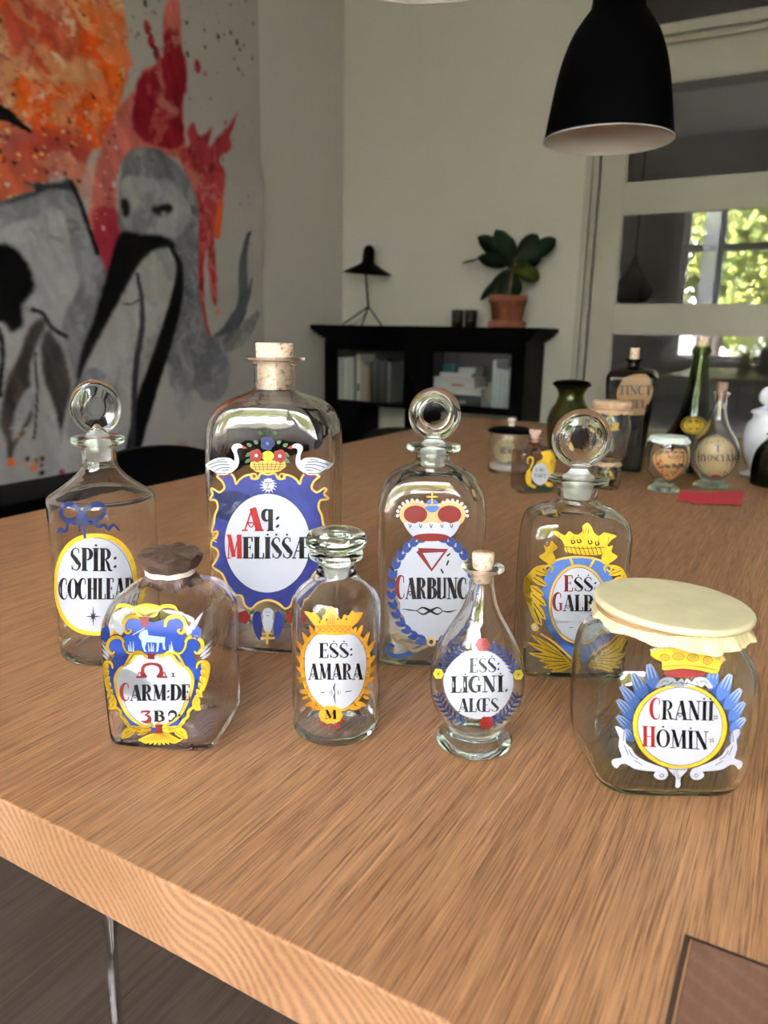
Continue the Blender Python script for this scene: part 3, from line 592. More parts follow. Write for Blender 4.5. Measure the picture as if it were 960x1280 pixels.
for x in (-2.335, -1.612): obj('door_handle', fixn(rot_bm(lathe([(0, 0), (.006, 0), (.006, .012), (.011, .018), (.009, .026), (0, .028)], 16), Matrix.Translation((x + 2.3, CF - 4.702, .79)) @ Matrix.Rotation(math.pi / 2, 4, 'X'))), M['black'], d1 if x < -2 else d2, True)
# books standing behind the left pane
lefts = [(.045, .30, (0.72, 0.72, 0.65)), (.038, .30, (0.78, 0.78, 0.73)), (.05, .305, (0.68, 0.69, 0.64)), (.022, .31, (.35, .35, .36)), (.034, .325, (0.81, 0.79, 0.72)), (.030, .27, (.56, .50, .38)), (.020, .255, (.60, .52, .40)), (.026, .25, (.42, .34, .18)), (.028, .28, (.03, .03, .035)), (.024, .31, (.10, .11, .12)), (.03, .30, (.03, .035, .035)), (.026, .29, (.05, .07, .06)), (.028, .30, (.025, .025, .03)), (.026, .28, (.22, .23, .24))]
nm = ['broad off-white spine', 'plain chalk-white spine', 'wide pale grey-green spine', 'thin mid-grey spine', 'tallest ivory spine with a dark emblem', 'short cream spine', 'thin warm cream spine', 'shortest mustard spine', 'charcoal spine just right of the mustard one', 'slate grey spine', 'black-green spine', 'very dark green spine', 'deep black spine', 'grey spine at the right end']
def book(x, y, z, w, h, d, col, label, flat=False, group='books standing behind the left pane'):
    t = thing('book', label, 'book', (x, y, z), 0, group); m = pm('book_cover', col, .6)
    if flat: dims = [(0, w, 0, d, 0, .003), (0, w, 0, d, h - .003, h), (0, w, 0, .003, 0, h)]; pg = (.004, w - .004, .003, d - .004, .003, h - .003)
    else: dims = [(0, .003, 0, d, 0, h), (w - .003, w, 0, d, 0, h), (0, w, 0, .003, 0, h)]; pg = (.003, w - .003, .003, d - .004, .004, h - .004)
    bm = bmesh.new(); [box(bm, *q) for q in dims]; obj('cover', bm, m, t); obj('page_block', B(*pg), pm('paper_edge', (.6, .57, .5), .9), t); return t
x = -2.995
for (w, h, c), l in zip(lefts, nm):
    b_ = book(x, 4.60 + random.random() * .01, .6005, w, h, .2, c, 'upright book with ' + l + ', behind the left cabinet pane'); x += w + .0012
    if 'emblem' in l: obj('emblem', B(w * .25, w * .75, -.0006, 0, .07, .12), M['black'], b_)
z = .6005
for w, h, c, l, dx in ((.365, .085, (.055, .07, .07), 'thick dark slate book at the bottom of the flat pile', -.02), (.35, .045, (0.78, 0.78, 0.75), 'wide white book second from the bottom of the pile', -.01), (.305, .035, (0.81, 0.79, 0.75), 'white book with red spine lettering in the middle of the pile', -.01), (.305, .032, (0.72, 0.73, 0.73), 'pale grey book fourth in the flat pile', -.012), (.23, .028, (0.81, 0.81, 0.81), 'narrower white book on the flat pile', .04)):
    bk_ = book(-2.215 + dx, 4.60, z, w, h, .2, c, l + ' behind the right pane', True, 'books lying flat behind the right pane')
    if 'red' in l: obj('spine_title', B(w * .45, w * .75, -.0006, 0, h * .35, h * .65), M['p_red'], bk_)
    if 'slate' in l: obj('spine_title', B(w * .5, w * .7, -.0006, 0, h * .35, h * .6), pm('grey_print', (.3, .33, .33), .6), bk_)
    z += h + .0008
book(-2.04, 4.60, z, .12, .035, .15, (0.75, 0.78, 0.81), 'small pale book topping the pile behind the right pane', True, 'books lying flat behind the right pane')
tag(obj('box', B(-2.165, -2.08, 4.62, 4.74, z, z + .05, bev=.004), pm('teal_card', (.03, .20, .18), .5)), 'small teal box on top of the book pile in the cabinet', 'box')
for i, (x, h) in enumerate(((-1.80, .32), (-1.772, .27), (-1.742, .265), (-1.712, .26))):
    book(x, 4.60, .6005, .026, h, .2, (0.65, 0.72, 0.78), ('tallest white folder-like book of the upright four', 'second upright pale book from the left', 'third upright pale book from the left', 'rightmost upright pale book')[i] + ' behind the right cabinet pane', group='pale upright books behind the right pane')
orn = thing('ornament', 'small pale glass ornament between the book pile and the upright books', 'ornament', (-1.84, 4.68, .6005))
obj('body', fixn(lathe(catmull([(0, .0005), (.03, .0005), (.029, .005), (.012, .03), (.03, .07), (.034, .10), (.018, .15), (.022, .17), (0, .171)], 4), 24)), pm('ornament_glaze', (.45, .45, .36), .3), orn, True)
# ---------------------------------------------------------------- on the cabinet
lp = thing('table_lamp', 'black tripod table lamp with a wide hat-shaped shade on the cabinet', 'lamp', (-2.79, 4.70, 1.1245))
obj('stem', fixn(tube(bmesh.new(), [(-.008, 0, .118), (-.022, 0, .24), (-.034, 0, .355)], .0065, 10)), M['black'], lp, True)
for a, l in ((200, .19), (-25, .165), (275, .10)):
    obj('leg', fixn(tube(bmesh.new(), [(-.008, 0, .13), (-.008 + .5 * l * math.cos(R(a)), .5 * l * math.sin(R(a)), .066), (-.008 + l * math.cos(R(a)), l * math.sin(R(a)), .004)], .0055, 8, smooth=0)), M['black'], lp, True)
sh = [(.172, 0), (.165, .005), (.12, .030), (.07, .056), (.048, .070), (.042, .090), (.041, .13), (.038, .158), (.028, .178), (.012, .189), (0, .190)]
bm = lathe([(r, z) for r, z in sh] , 40); lathe([(max(r - .003, 0), z - .003) for r, z in sh], 40, bm)
o = obj('lamp_shade', rot_bm(bm, Matrix.Translation((-.02, 0, .355)) @ Matrix.Rotation(R(4), 4, 'Y')), M['black'], lp, True)
obj('cable', fixn(tube(bmesh.new(), [(-.01, .02, .13), (-.08, .04, .06), (-.16, .05, .01), (-.22, .06, .004)], .002, 6)), M['black'], lp, True)
for i, (x, l) in enumerate(((-2.107, 'smoked black glass candle holder on the cabinet, left of the pair'), (-2.012, 'smoked black glass candle holder on the cabinet, beside the plant'))):
    t = thing('candle_holder', l, 'candle holder', (x, 4.70, 1.1245), 0, 'candle holders on the cabinet')
    obj('cup', fixn(lathe([(0, 0), (.036, 0), (.040, .004), (.043, .11), (.040, .11), (.037, .008), (0, .008)], 32)), glass('smoked_glass', (.06, .06, .065)), t, True)
    obj('candle', fixn(lathe([(0, .0085), (.03, .0085), (.03, .04), (0, .04)], 24)), M['black'], t)
pl = thing('potted_plant', 'dark-leaved houseplant in a terracotta pot at the right of the cabinet top', 'plant', (-1.76, 4.70, 1.1245))
obj('saucer', fixn(lathe([(0, 0), (.112, 0), (.124, .006), (.122, .038), (.116, .040), (.110, .012), (0, .012)], 40)), M['terracotta'], pl)
obj('pot', fixn(lathe([(0, .013), (.088, .013), (.092, .018), (.112, .155), (.120, .155), (.122, .20), (.112, .20), (.106, .16), (0, .16)], 40)), M['terracotta'], pl)
obj('soil', fixn(lathe([(0, .161), (.104, .161), (.104, .176), (0, .182)], 32)), M['soil'], pl)
obj('stem', fixn(tube(bmesh.new(), [(0, 0, .175), (.012, 0, .28), (.02, .0, .36), (.03, 0, .43)], .009, 8)), M['stem'], pl, True)
def leafm(p0, p1, w, bend, mat, side=(0, 1, 0), name='leaf'):
    p0, p1 = np.array(p0, float), np.array(p1, float); d = p1 - p0; sd_ = np.cross(d, side); sd_ = sd_ / (np.linalg.norm(sd_) + 1e-9); nrm = np.cross(sd_, d); nrm /= np.linalg.norm(nrm)
    bm = bmesh.new(); rows = []
    for i in range(11):
        t = i / 10; ww = w * (math.sin(math.pi * t ** 1.25) ** .6 if 0 < t < 1 else 0) + .0015; c = p0 + d * t + nrm * bend * math.sin(math.pi * t * .9)
        rows.append([bm.verts.new(c + sd_ * ww * s + nrm * abs(s) * ww * .25) for s in (-1, -.5, 0, .5, 1)])
    for a, b in zip(rows[:-1], rows[1:]):
        for j in range(4): bm.faces.new([a[j], a[j + 1], b[j + 1], b[j]]).smooth = True
    o = obj(name, bm, mat, pl); s = o.modifiers.new('thick', 'SOLIDIFY'); s.thickness = .0015
for p0, p1, w, b, m in (((.0, 0, .40), (-.235, 0, .565), .055, .02, 'leaf'), ((.0, 0, .38), (-.105, -.02, .60), .062, .02, 'leaf'), ((0, 0, .36), (-.04, .02, .57), .05, .01, 'leaf'), ((.03, 0, .40), (.17, 0, .56), .065, .02, 'leaf'), ((.06, 0, .41), (.285, 0, .53), .052, .03, 'leaf'),
    ((.03, 0, .40), (.19, .05, .45), .06, .02, 'leaf'), ((.02, 0, .36), (.20, 0, .30), .050, .015, 'leaf2'), ((.02, 0, .36), (.13, 0, .345), .055, .02, 'leaf2'), ((-.02, 0, .38), (-.235, .02, .44), .042, .015, 'leaf'), ((-.01, 0, .36), (-.12, 0, .20), .055, .03, 'leaf'), ((-.09, 0, .30), (-.19, 0, .17), .022, .01, 'leaf'),
    ((.0, 0, .36), (-.04, 0, .17), .05, .02, 'leaf'), ((.01, 0, .35), (.055, -.02, .18), .045, .02, 'leaf'), ((-.02, 0, .40), (-.10, .05, .47), .06, .02, 'leaf'), ((-.20, 0, .43), (-.33, 0, .405), .006, .0, 'leaf')):
    leafm(p0, p1, w, b, M[m], (0, 1, .15))
# ---------------------------------------------------------------- pendant lamps
def pendant(x, y, z, rad, label):
    t = thing('pendant_lamp', label, 'lamp', (x, y, z), 0, 'black pendant lamps over the table'); k = rad / .128
    P = catmull([(.128, 0), (.126, .007), (.1185, .055), (.110, .105), (.099, .150), (.084, .188), (.066, .216), (.054, .232), (.0505, .245), (.0485, .28), (.047, .33), (.042, .36), (.020, .375)], 4) * k
    bm = lathe([(a, b) for a, b in P], 64); obj('shade', bm, M['pendant'], t, True)
    obj('shade_lining', lathe([(a - .0016, b + .0003) for a, b in P[:-4]], 64), M['pin'], t, True)
    obj('rim', fixn(lathe([(.1282 * k, .0), (.1284 * k, -.0012), (.1262 * k, -.0012), (.1262 * k, .0006), (.1282 * k, .0006)], 64)), M['white'], t, True)
    obj('bulb', fixn(lathe(catmull([(0, .13), (.02, .135), (.03, .16), (.026, .19), (.014, .22), (.014, .24), (0, .24)], 4), 24)), pm('bulb_glass', (.7, .68, .62), .3), t, True)
    obj('cable', fixn(tube(bmesh.new(), [(0, 0, .37 * k), (0, 0, ZC - z)], .0032, 8, smooth=0)), M['black'], t, True)
    obj('ceiling_cup', fixn(lathe([(0, ZC - z - .05), (.05, ZC - z - .05), (.06, ZC - z - .001), (0, ZC - z - .001)], 24)), M['black'], t)
pendant(-.379, 1.475, 1.425, .1145, 'black bell-shaped pendant lamp hanging over the table in front of the door')
pendant(-.371, .715, 1.429, .1145, 'nearest black pendant lamp, only its pale underside visible at the top edge')
def far_pendant(x, y, z, label):
    t = thing('pendant_lamp', label, 'lamp', (x, y, z))
    obj('shade', fixn(lathe(catmull([(0, 0), (.10, 0), (.155, .06), (.15, .12), (.09, .20), (.04, .28), (.012, .36), (0, .365)], 5), 40)), M['black'], t, True)
    obj('cable', fixn(tube(bmesh.new(), [(0, 0, .36), (0, 0, 3.3 - z)], .006, 8, smooth=0)), M['black'], t, True)
far_pendant(-1.37, 6.5, 1.36, 'black drop-shaped pendant lamp in the dim room behind the door glass')
# red slip of paper
P = [(847, 627), (853, 616), (890, 620), (930, 616), (925, 632), (885, 634)]
def onz(u, v, z=TZ):
    d = WB.T @ np.array([(u - 480) / FPX, (v - 640) / FPX, 1]); t = (z - CAMZ) / d[2]; return np.array([0, 0, CAMZ]) + d * t
a, b, c, d = onz(846, 628), onz(851, 617), onz(930, 618), onz(926, 634); bm = bmesh.new(); rows = []
for i in range(13):
    t = i / 12; zz = TZ + .0015 + .004 * abs(math.sin(math.pi * (t - .42) * 1.3)) ; p, q = a + (d - a) * t, b + (c - b) * t; rows.append([bm.verts.new((p[0], p[1], zz)), bm.verts.new((q[0], q[1], zz + .001))])
for r0, r1 in zip(rows[:-1], rows[1:]): bm.faces.new([r0[0], r1[0], r1[1], r0[1]])
o = tag(obj('paper_slip', bm, M['redpaper']), 'folded red paper slip lying on the table before the far bottles', 'paper'); o.modifiers.new('thick', 'SOLIDIFY').thickness = .0005
# ================================================================== PAINTED LABELS: vector art laid onto the glass
T_, t_ = .23, .055
def arc(cx, cy, rx, ry, a0, a1, n=9): return [(cx + rx * math.cos(R(a0 + (a1 - a0) * i / (n - 1))), cy + ry * math.sin(R(a0 + (a1 - a0) * i / (n - 1)))) for i in range(n)]
def sw(n, lo, hi): return [lo + (hi - lo) * math.sin(math.pi * i / (n - 1)) ** 1.5 for i in range(n)]
def sf(x0, x1, y): return ([(x0, y), (x1, y)], t_ * 1.1)
def vs(x, w=T_): return ([(x, 0), (x, 1)], w)
G = {
 'A': (.82, [([(.10, 0), (.40, 1)], t_), ([(.42, 1.02), (.68, 0)], T_), ([(.20, .34), (.55, .34)], t_), ([(.20, .34), (.36, .14), (.50, .34)], t_ * .8), sf(-.02, .22, 0), sf(.50, .86, 0)]),
 'B': (.72, [vs(.20), sf(.02, .45, 0), sf(.02, .42, 1), (arc(.34, .77, .24, .23, 90, -90), sw(9, .05, .2)), (arc(.36, .27, .28, .27, 90, -90), sw(9, .05, .22))]),
 'C': (.70, [(arc(.40, .5, .32, .5, 62, 298, 15), sw(15, .05, .24)), ([(.56, .98), (.58, .70)], .06), ([(.56, .05), (.62, .22)], .05)]),
 'D': (.80, [vs(.20), sf(.02, .42, 0), sf(.02, .42, 1), (arc(.34, .5, .36, .5, 90, -90, 13), sw(13, .05, .23))]),
 'E': (.66, [vs(.20), sf(.02, .60, 0), sf(.02, .58, 1), ([(.2, .52), (.48, .52)], t_), ([(.57, 1), (.57, .80)], .07), ([(.60, 0), (.60, .22)], .07), ([(.47, .62), (.47, .42)], .05)]),
 'G': (.74, [(arc(.40, .5, .32, .5, 62, 290, 15), sw(15, .05, .24)), ([(.56, .98), (.58, .72)], .06), ([(.58, .02), (.58, .40)], .16), sf(.42, .72, .42)]),
 'H': (.84, [vs(.20), vs(.64), sf(.02, .38, 0), sf(.02, .38, 1), sf(.46, .82, 0), sf(.46, .82, 1), ([(.2, .5), (.64, .5)], t_)]),
 'I': (.40, [vs(.20), sf(.02, .38, 0), sf(.02, .38, 1)]),
 'L': (.64, [vs(.20), sf(.02, .60, 0), sf(.02, .38, 1), ([(.59, 0), (.59, .25)], .07)]),
 'M': (1.0, [([(.16, 0), (.20, 1)], t_), ([(.20, 1), (.48, .05)], T_ * .85), ([(.48, .05), (.76, 1)], t_), ([(.80, 1), (.82, 0)], T_), sf(0, .30, 0), sf(.05, .28, 1), sf(.66, .98, 0), sf(.68, .94, 1)]),
 'N': (.84, [([(.16, 0), (.16, 1)], t_), ([(.16, 1), (.66, 0)], T_), ([(.67, 0), (.67, 1)], t_), sf(0, .32, 0), sf(.0, .24, 1), sf(.54, .82, 1)]),
 'O': (.78, [(arc(.39, .5, .30, .49, 90, 270, 11), sw(11, .05, .22)), (arc(.39, .5, .30, .49, 90, -90, 11), sw(11, .05, .22))]),
 'P': (.68, [vs(.20), sf(.02, .42, 0), sf(.02, .40, 1), (arc(.34, .74, .26, .26, 90, -90), sw(9, .05, .21))]),
 'Q': (.6, []),
 'R': (.80, [vs(.20), sf(.02, .42, 0), sf(.02, .40, 1), (arc(.34, .76, .24, .24, 90, -90), sw(9, .05, .20)), ([(.36, .52), (.52, .30), (.60, .05), (.78, .03)], [.06, .16, .15, .05])]),
 'S': (.64, [(arc(.33, .76, .22, .24, 40, 200, 8) + [(.30, .52), (.44, .36)] + arc(.33, .24, .22, .24, 10, -150, 8), [.05, .05, .05, .06, .07, .10, .14, .18, .22, .22, .18, .14, .10, .07, .06, .05, .05, .05]), ([(.50, .98), (.51, .78)], .05), ([(.12, .02), (.11, .22)], .05)]),
 'T': (.72, [vs(.36), sf(.02, .70, 1), sf(.18, .54, 0), ([(.04, 1), (.04, .78)], .06), ([(.68, 1), (.68, .78)], .06)]),
 'U': (.80, [vs(.20, .20), ([(.64, 1), (.64, .0)], .12), sf(.02, .34, 1), sf(.50, .78, 1), ([(.20, .2), (.28, .0), (.48, .02), (.64, .2)], .07)]),
 'V': (.76, [([(.16, 1), (.40, 0)], T_), ([(.40, 0), (.64, 1)], t_), sf(0, .32, 1), sf(.5, .76, 1)]),
 'Y': (.76, [([(.16, 1), (.38, .48)], T_), ([(.38, .48), (.64, 1)], t_), ([(.38, .5), (.38, 0)], T_), sf(0, .32, 1), sf(.5, .76, 1), sf(.2, .56, 0)]),
 'Æ': (1.05, [([(.08, 0), (.48, 1)], t_), vs(.56), ([(.22, .34), (.5, .34)], t_), sf(-.02, .22, 0), sf(.4, .98, 0), sf(.42, .96, 1), ([(.56, .52), (.84, .52)], t_), ([(.95, 1), (.95, .8)], .07), ([(.97, 0), (.97, .22)], .07)]),
 'Œ': (1.05, [(arc(.36, .5, .28, .49, 90, 270, 11), sw(11, .05, .22)), vs(.56), sf(.36, .98, 0), sf(.36, .96, 1), ([(.56, .52), (.84, .52)], t_), ([(.95, 1), (.95, .8)], .07), ([(.97, 0), (.97, .22)], .07)]),
 'q': (.66, [(arc(.24, .72, .18, .26, 60, 300, 11), sw(11, .05, .18)), vs(.44, .2), sf(.26, .62, 0), ([(.3, .98), (.5, .98)], .05)]),
 ':': (.26, [([(.10, .24), (.18, .16)], .16), ([(.10, .62), (.18, .54)], .16)]), '.': (.26, [([(.10, .10), (.18, .04)], .17)]),
 '3': (.62, [([(.06, 1), (.54, .98), (.26, .62)], [.09, .12, .06]), (arc(.28, .32, .26, .32, 90, -140, 12), sw(12, .06, .22)), ([(.06, 1), (.10, .80)], .07)]),
 '9': (.62, [(arc(.30, .62, .24, .34, 200, -60, 13), sw(13, .07, .2)), ([(.42, .33), (.25, .05), (.06, .06)], [.12, .08, .14])]),
 'Ω': (1.2, [([(.06, .04), (.42, .06)], .1), ([(.78, .06), (1.14, .04)], .1), ([(.42, .06), (.28, .42), (.34, .84), (.60, .98), (.86, .84), (.92, .42), (.78, .06)], [.09, .18, .16, .12, .16, .18, .09]), ([(.10, .05), (.18, .40), (.3, .05)], [.04, .05, .18]), ([(.90, .05), (1.02, .40), (1.10, .05)], [.18, .05, .04])]),
 ' ': (.4, []),
}
class Label:
    def __init__(s, root, V, mode, ox, oy, sc, name='painted_label', maxe=None, base=.00022):
        s.root, s.V, s.mode, s.ox, s.oy, s.sc = root, V, mode, ox, oy, sc; s.maxe = maxe or (3.2 if mode == 'flat' else 1.6); s.base = base
        a = -root.rotation_euler.z; c, q = math.cos(a), math.sin(a); s.rot = np.array([[c, -q, 0], [q, c, 0], [0, 0, 1]])
        s.isc = 1 / np.array(root.scale); s.o = (s.rot @ (np.array([0, 0, CAMZ]) - np.array(root.location))) * s.isc; s.mats = []; s.parts = {'label': [], 'text': []}; s.cur = 'label'; s.name = name; s.cache = {}
    def hit(s, x, y):
        u, v = s.ox + x / s.sc, s.oy + y / s.sc; d = s.rot @ (WB.T @ np.array([(u - 480) / FPX, (v - 640) / FPX, 1])) * s.isc; z = .08
        for _ in range(6):
            _, a, b, e = s.V.at(z)
            if s.mode == 'flat': t = (-b - s.o[1]) / d[1]
            else:
                A = d[0] ** 2 + d[1] ** 2; Bq = s.o[0] * d[0] + s.o[1] * d[1]; Cq = s.o[0] ** 2 + s.o[1] ** 2 - a * a; D = Bq * Bq - A * Cq
                if D < A * a * a * .012: D = A * a * a * .012
                t = (-Bq - math.sqrt(D)) / A
            p = s.o + d * t; z = .5 * z + .5 * p[2] if _ < 5 and s.mode != 'flat' else p[2]
        return (p[0], p[2]) if s.mode == 'flat' else (math.atan2(p[0], -p[1]), p[2])
    def put(s, x, y, layer):
        h = s.hit(x, y); off = s.base + layer * .00011
        return s.V.front(h[0], h[1], off) if s.mode == 'flat' else s.V.round(h[0], h[1], off)
    def mi(s, c):
        m = M['p_' + c]
        if m not in s.mats: s.mats.append(m)
        return s.mats.index(m)
    def poly(s, col, layer, P):
        P = [(float(a), float(b)) for a, b in P]; tri = tessellate_polygon([[Vector((a, b, 0)) for a, b in P]])
        bm = bmesh.new(); vs_ = [bm.verts.new((a, b, 0)) for a, b in P]
        for t in tri:
            try: bm.faces.new([vs_[i] for i in t])
            except ValueError: pass
        L = s.maxe * s.sc * 1.9
        for _ in range(5):
            es = [e for e in bm.edges if e.calc_length() > L]
            if not es: break
            bmesh.ops.subdivide_edges(bm, edges=es, cuts=1); bmesh.ops.triangulate(bm, faces=bm.faces)
        s.parts[s.cur].append((bm, s.mi(col), layer))
    def f(s, col, layer, P, smooth=4, m=None):
        P = catmull(P, smooth, True) if smooth else np.array(P, float); s.poly(col, layer, P)
        if m is not None: s.poly(col, layer, [(2 * m - a, b) for a, b in P])
    def s_(s, col, layer, P, w, smooth=4, m=None, closed=False):
        P = catmull(P, smooth, closed) if smooth and len(P) > 2 else np.array(P, float)
        if closed: P = np.vstack([P, P[:1]])
        n = len(P); ws = np.interp(np.linspace(0, 1, n), np.linspace(0, 1, len(w)), w) if isinstance(w, (list, tuple)) else np.full(n, w)
        d = np.gradient(P, axis=0); nr = np.stack([-d[:, 1], d[:, 0]], 1); nr /= np.linalg.norm(nr, axis=1)[:, None] + 1e-9
        L, Rr = P + nr * ws[:, None] / 2, P - nr * ws[:, None] / 2
        for mm in ((None,) if m is None else (None, m)):
            bm = bmesh.new(); fx = (lambda p: p) if mm is None else (lambda p: (2 * mm - p[0], p[1]))
            a = [bm.verts.new((*fx(q), 0)) for q in L]; b = [bm.verts.new((*fx(q), 0)) for q in Rr]
            for i in range(n - 1): bm.faces.new([a[i], a[i + 1], b[i + 1], b[i]])
            if not (isinstance(w, (list, tuple))) and not closed and s.cur == 'label':
                for c, wi in ((P[0], ws[0]), (P[-1], ws[-1])):
                    bm.faces.new([bm.verts.new((*fx((c[0] + wi / 2 * math.cos(k * math.pi / 4), c[1] + wi / 2 * math.sin(k * math.pi / 4))), 0)) for k in range(8)])
            if n <= 3:
                for _ in range(3):
                    es = [e for e in bm.edges if e.calc_length() > s.maxe * s.sc * 2]
                    if not es: break
                    bmesh.ops.subdivide_edges(bm, edges=es, cuts=1)
            s.parts[s.cur].append((bm, s.mi(col), layer))
    def d(s, col, layer, x, y, rx, ry=None, n=20, m=None, p=2):
        ry = ry or rx; P = [(x + rx * math.copysign(abs(math.cos(a)) ** (2 / p), math.cos(a)), y + ry * math.copysign(abs(math.sin(a)) ** (2 / p), math.sin(a))) for a in (2 * math.pi * i / n for i in range(n))]
        s.f(col, layer, P, 0, m)
    def t(s, col, layer, txt, x0, x1, yb, yt, rise=0, first=None, dots='', dc=None, slant=0, bold=1.0):
        s.cur = 'text'; tot = sum(G[c][0] for c in txt); k = (x1 - x0) / tot; H = yb - yt; x = x0
        for i, c in enumerate(txt):
            w, st = G[c]; cc = first if (first and i == 0) else col; hh = H * (1.12 if (first and i == 0) else 1)
            for P, wd in st:
                Q = [(x + p[0] * k + slant * p[1] * H, yb + rise * (x + p[0] * k - x0) - p[1] * hh) for p in P]
                kk = (k * .6 + H * .4) * bold; wd2 = [q * kk for q in wd] if isinstance(wd, (list, tuple)) else wd * kk
                s.s_(cc, layer, Q, wd2, 3)
            if str(i) in dots: s.d(cc, layer, x + w * k * .5, yb + rise * (x - x0) - H * 1.14, H * .06, H * .055, 8)
            x += w * k
        s.cur = 'label'
    def leaf(s, col, layer, x0, y0, x1, y1, w, m=None, tip=.0, vein=None):
        dx, dy = x1 - x0, y1 - y0; L = math.hypot(dx, dy); nx, ny = -dy / L, dx / L
        P = [(x0, y0), (x0 + dx * .3 + nx * w * .45, y0 + dy * .3 + ny * w * .45), (x0 + dx * .65 + nx * w * .4, y0 + dy * .65 + ny * w * .4), (x1, y1), (x0 + dx * .65 - nx * w * .4, y0 + dy * .65 - ny * w * .4), (x0 + dx * .3 - nx * w * .45, y0 + dy * .3 - ny * w * .45)]
        s.f(col, layer, P, 3, m)
        if vein: s.s_(vein, layer + 1, [(x0 + dx * .1, y0 + dy * .1), (x0 + dx * .85, y0 + dy * .85)], w * .09, 0, m)
    def done(s):
        par = s.root
        for key, nm in (('label', s.name), ('text', 'lettering')):
            if not s.parts[key]: continue
            V_, F_, MI = [], [], []
            for bm, mi, ly in s.parts[key]:
                bm.verts.index_update(); o = len(V_)
                for v in bm.verts: V_.append(s.put(v.co.x, v.co.y, ly))
                for f in bm.faces: F_.append([o + v.index for v in f.verts]); MI.append(mi)
                bm.free()
            me = bpy.data.meshes.new(nm); me.from_pydata(V_, [], F_); me.polygons.foreach_set('material_index', MI)
            ob = obj(nm, me, s.mats, par)
            if key == 'label': s.ob = ob; par = ob
        return s.ob
# ================================================================== FRONT GROUP OF BOTTLES
Zt = TZ + .0002
# ---- round-shouldered bottle, far left
pos = (-.6082, .5011); V = Vessel(rr([(0, .0505), (.0015, .0545), (.005, .0575), (.03, .0582), (.08, .0586), (.14, .0592), (.160, .0592), (.1655, .0575), (.169, .052), (.176, .041), (.184, .030), (.191, .0225), (.198, .0192), (.206, .0186), (.2135, .0192), (.2165, .0245), (.219, .0283), (.222, .0288), (.2245, .0275), (.2255, .0235), (.2257, .0170)]), 4)
b = thing('apothecary_bottle', 'round clear bottle with disc stopper, blue bow and yellow-ringed label reading SPIR', 'bottle', (*pos, Zt), ang_to(*pos)); b.scale = (0.8826, 0.8826, 1.0008)
obj('body', vessel_mesh(V, .0021, .006, neck=(.197, .0150), push=.003), M['clear'], b, True)
disc_stopper(b, .2530, .0272, .012, .2262, .0062, ((.0147, .2255), (.0128, .2005)), M['clear'], dimple=.8, tilt=R(2))
L = Label(b, V, 'round', 40, 460, 3.3667)
L.d('yellow', 0, 268, 911, 174, 215, 48, p=2.35); L.d('white', 2, 266, 912, 157, 197, 48, p=2.3)
L.s_('black', 3, [(266 + 158 * math.cos(a), 912 + 198 * math.sin(a)) for a in np.linspace(-1.6, .3, 14)], 2)
for q, w in (([(207, 612), (185, 588), (150, 575), (126, 590), (126, 620), (148, 640), (180, 632), (206, 614)], [14, 18, 18, 15, 18, 16, 12, 10]), ([(212, 612), (235, 590), (270, 576), (300, 582), (302, 612), (275, 636), (238, 634), (212, 616)], [14, 18, 18, 15, 18, 16, 12, 10]),
    ([(200, 628), (192, 648), (178, 655), (168, 648), (152, 654), (150, 678), (135, 688), (122, 676), (106, 696)], [12, 14, 13, 13, 14, 14, 14, 13, 8]), ([(222, 632), (240, 655), (262, 652), (282, 668), (305, 660), (320, 678), (342, 660), (368, 684)], [12, 14, 14, 13, 14, 14, 14, 8]),
    ([(204, 620), (200, 655), (203, 690)], [14, 10, 6]), ([(214, 620), (219, 660), (224, 716)], [14, 15, 9])): L.s_('navy', 4, q, w)
L.d('navy', 5, 209, 612, 17, 15)
L.t('black', 3, 'SPIR:', 162, 358, 850, 757, .02, dots='2'); L.t('black', 3, 'COCHLEAR', 116, 432, 972, 886, -.004)
L.cur = 'text'
for k in range(8):
    r = 40 if k % 2 == 0 else 22; a = k * math.pi / 4; L.s_('black', 3, [(258, 1045), (258 + r * .75 * math.cos(a), 1045 + r * math.sin(a))], [8, 1], 0)
L.cur = 'label'; L.done()
# ---- tall rectangular bottle with cork
A24 = R(24)
V = Vessel([(0, .048, .033, 7), (.0015, .054, .038, 8), (.006, .0575, .0415, 9), (.02, .0585, .0425, 9), (.10, .0592, .043, 9), (.18, .0600, .0435, 9), (.215, .0600, .0435, 8), (.236, .0575, .0430, 6.5), (.249, .050, .0415, 5), (.2565, .040, .037, 3.6), (.261, .030, .0285, 2.6), (.2645, .0225, .0218, 2), (.269, .0195, .0195, 2), (.285, .0190, .0190, 2), (.2915, .0205, .0205, 2), (.2945, .0270, .0270, 2), (.2962, .0278, .0278, 2), (.2975, .0270, .0270, 2), (.2978, .0185, .0185, 2)], 4)
b = thing('apothecary_bottle', 'tallest clear bottle with fat cork, blue label with white swans reading MELISSAE', 'bottle', (-.4733, .6124, Zt), A24); b.scale = (1.0723, 1.0723, 1.0216)
obj('body', vessel_mesh(V, .0022, .006, N=96, neck=(.268, .0166), push=.002, wob=.0002), M['clearwarm'], b, True)
cork(b, .0160, .0176, .2665, .311)
L = Label(b, V, 'flat', 230, 420, 3.1227); C0 = 328
half = [(328, 541), (300, 536), (288, 556), (266, 556), (264, 542), (240, 545), (215, 562), (204, 578), (196, 552), (180, 536), (150, 542), (128, 548), (148, 566), (158, 592), (138, 610), (112, 596), (104, 604), (112, 618), (97, 640), (124, 642), (132, 670), (120, 700), (116, 730), (106, 768), (130, 762), (128, 782), (108, 800), (104, 822), (126, 832), (134, 852), (122, 880), (108, 902), (128, 914), (150, 930), (170, 970), (200, 1008), (226, 1014), (238, 1050), (262, 1064), (288, 1042), (328, 1030)]
full = half + [(2 * C0 - a, c) for a, c in reversed(half[1:-1])]
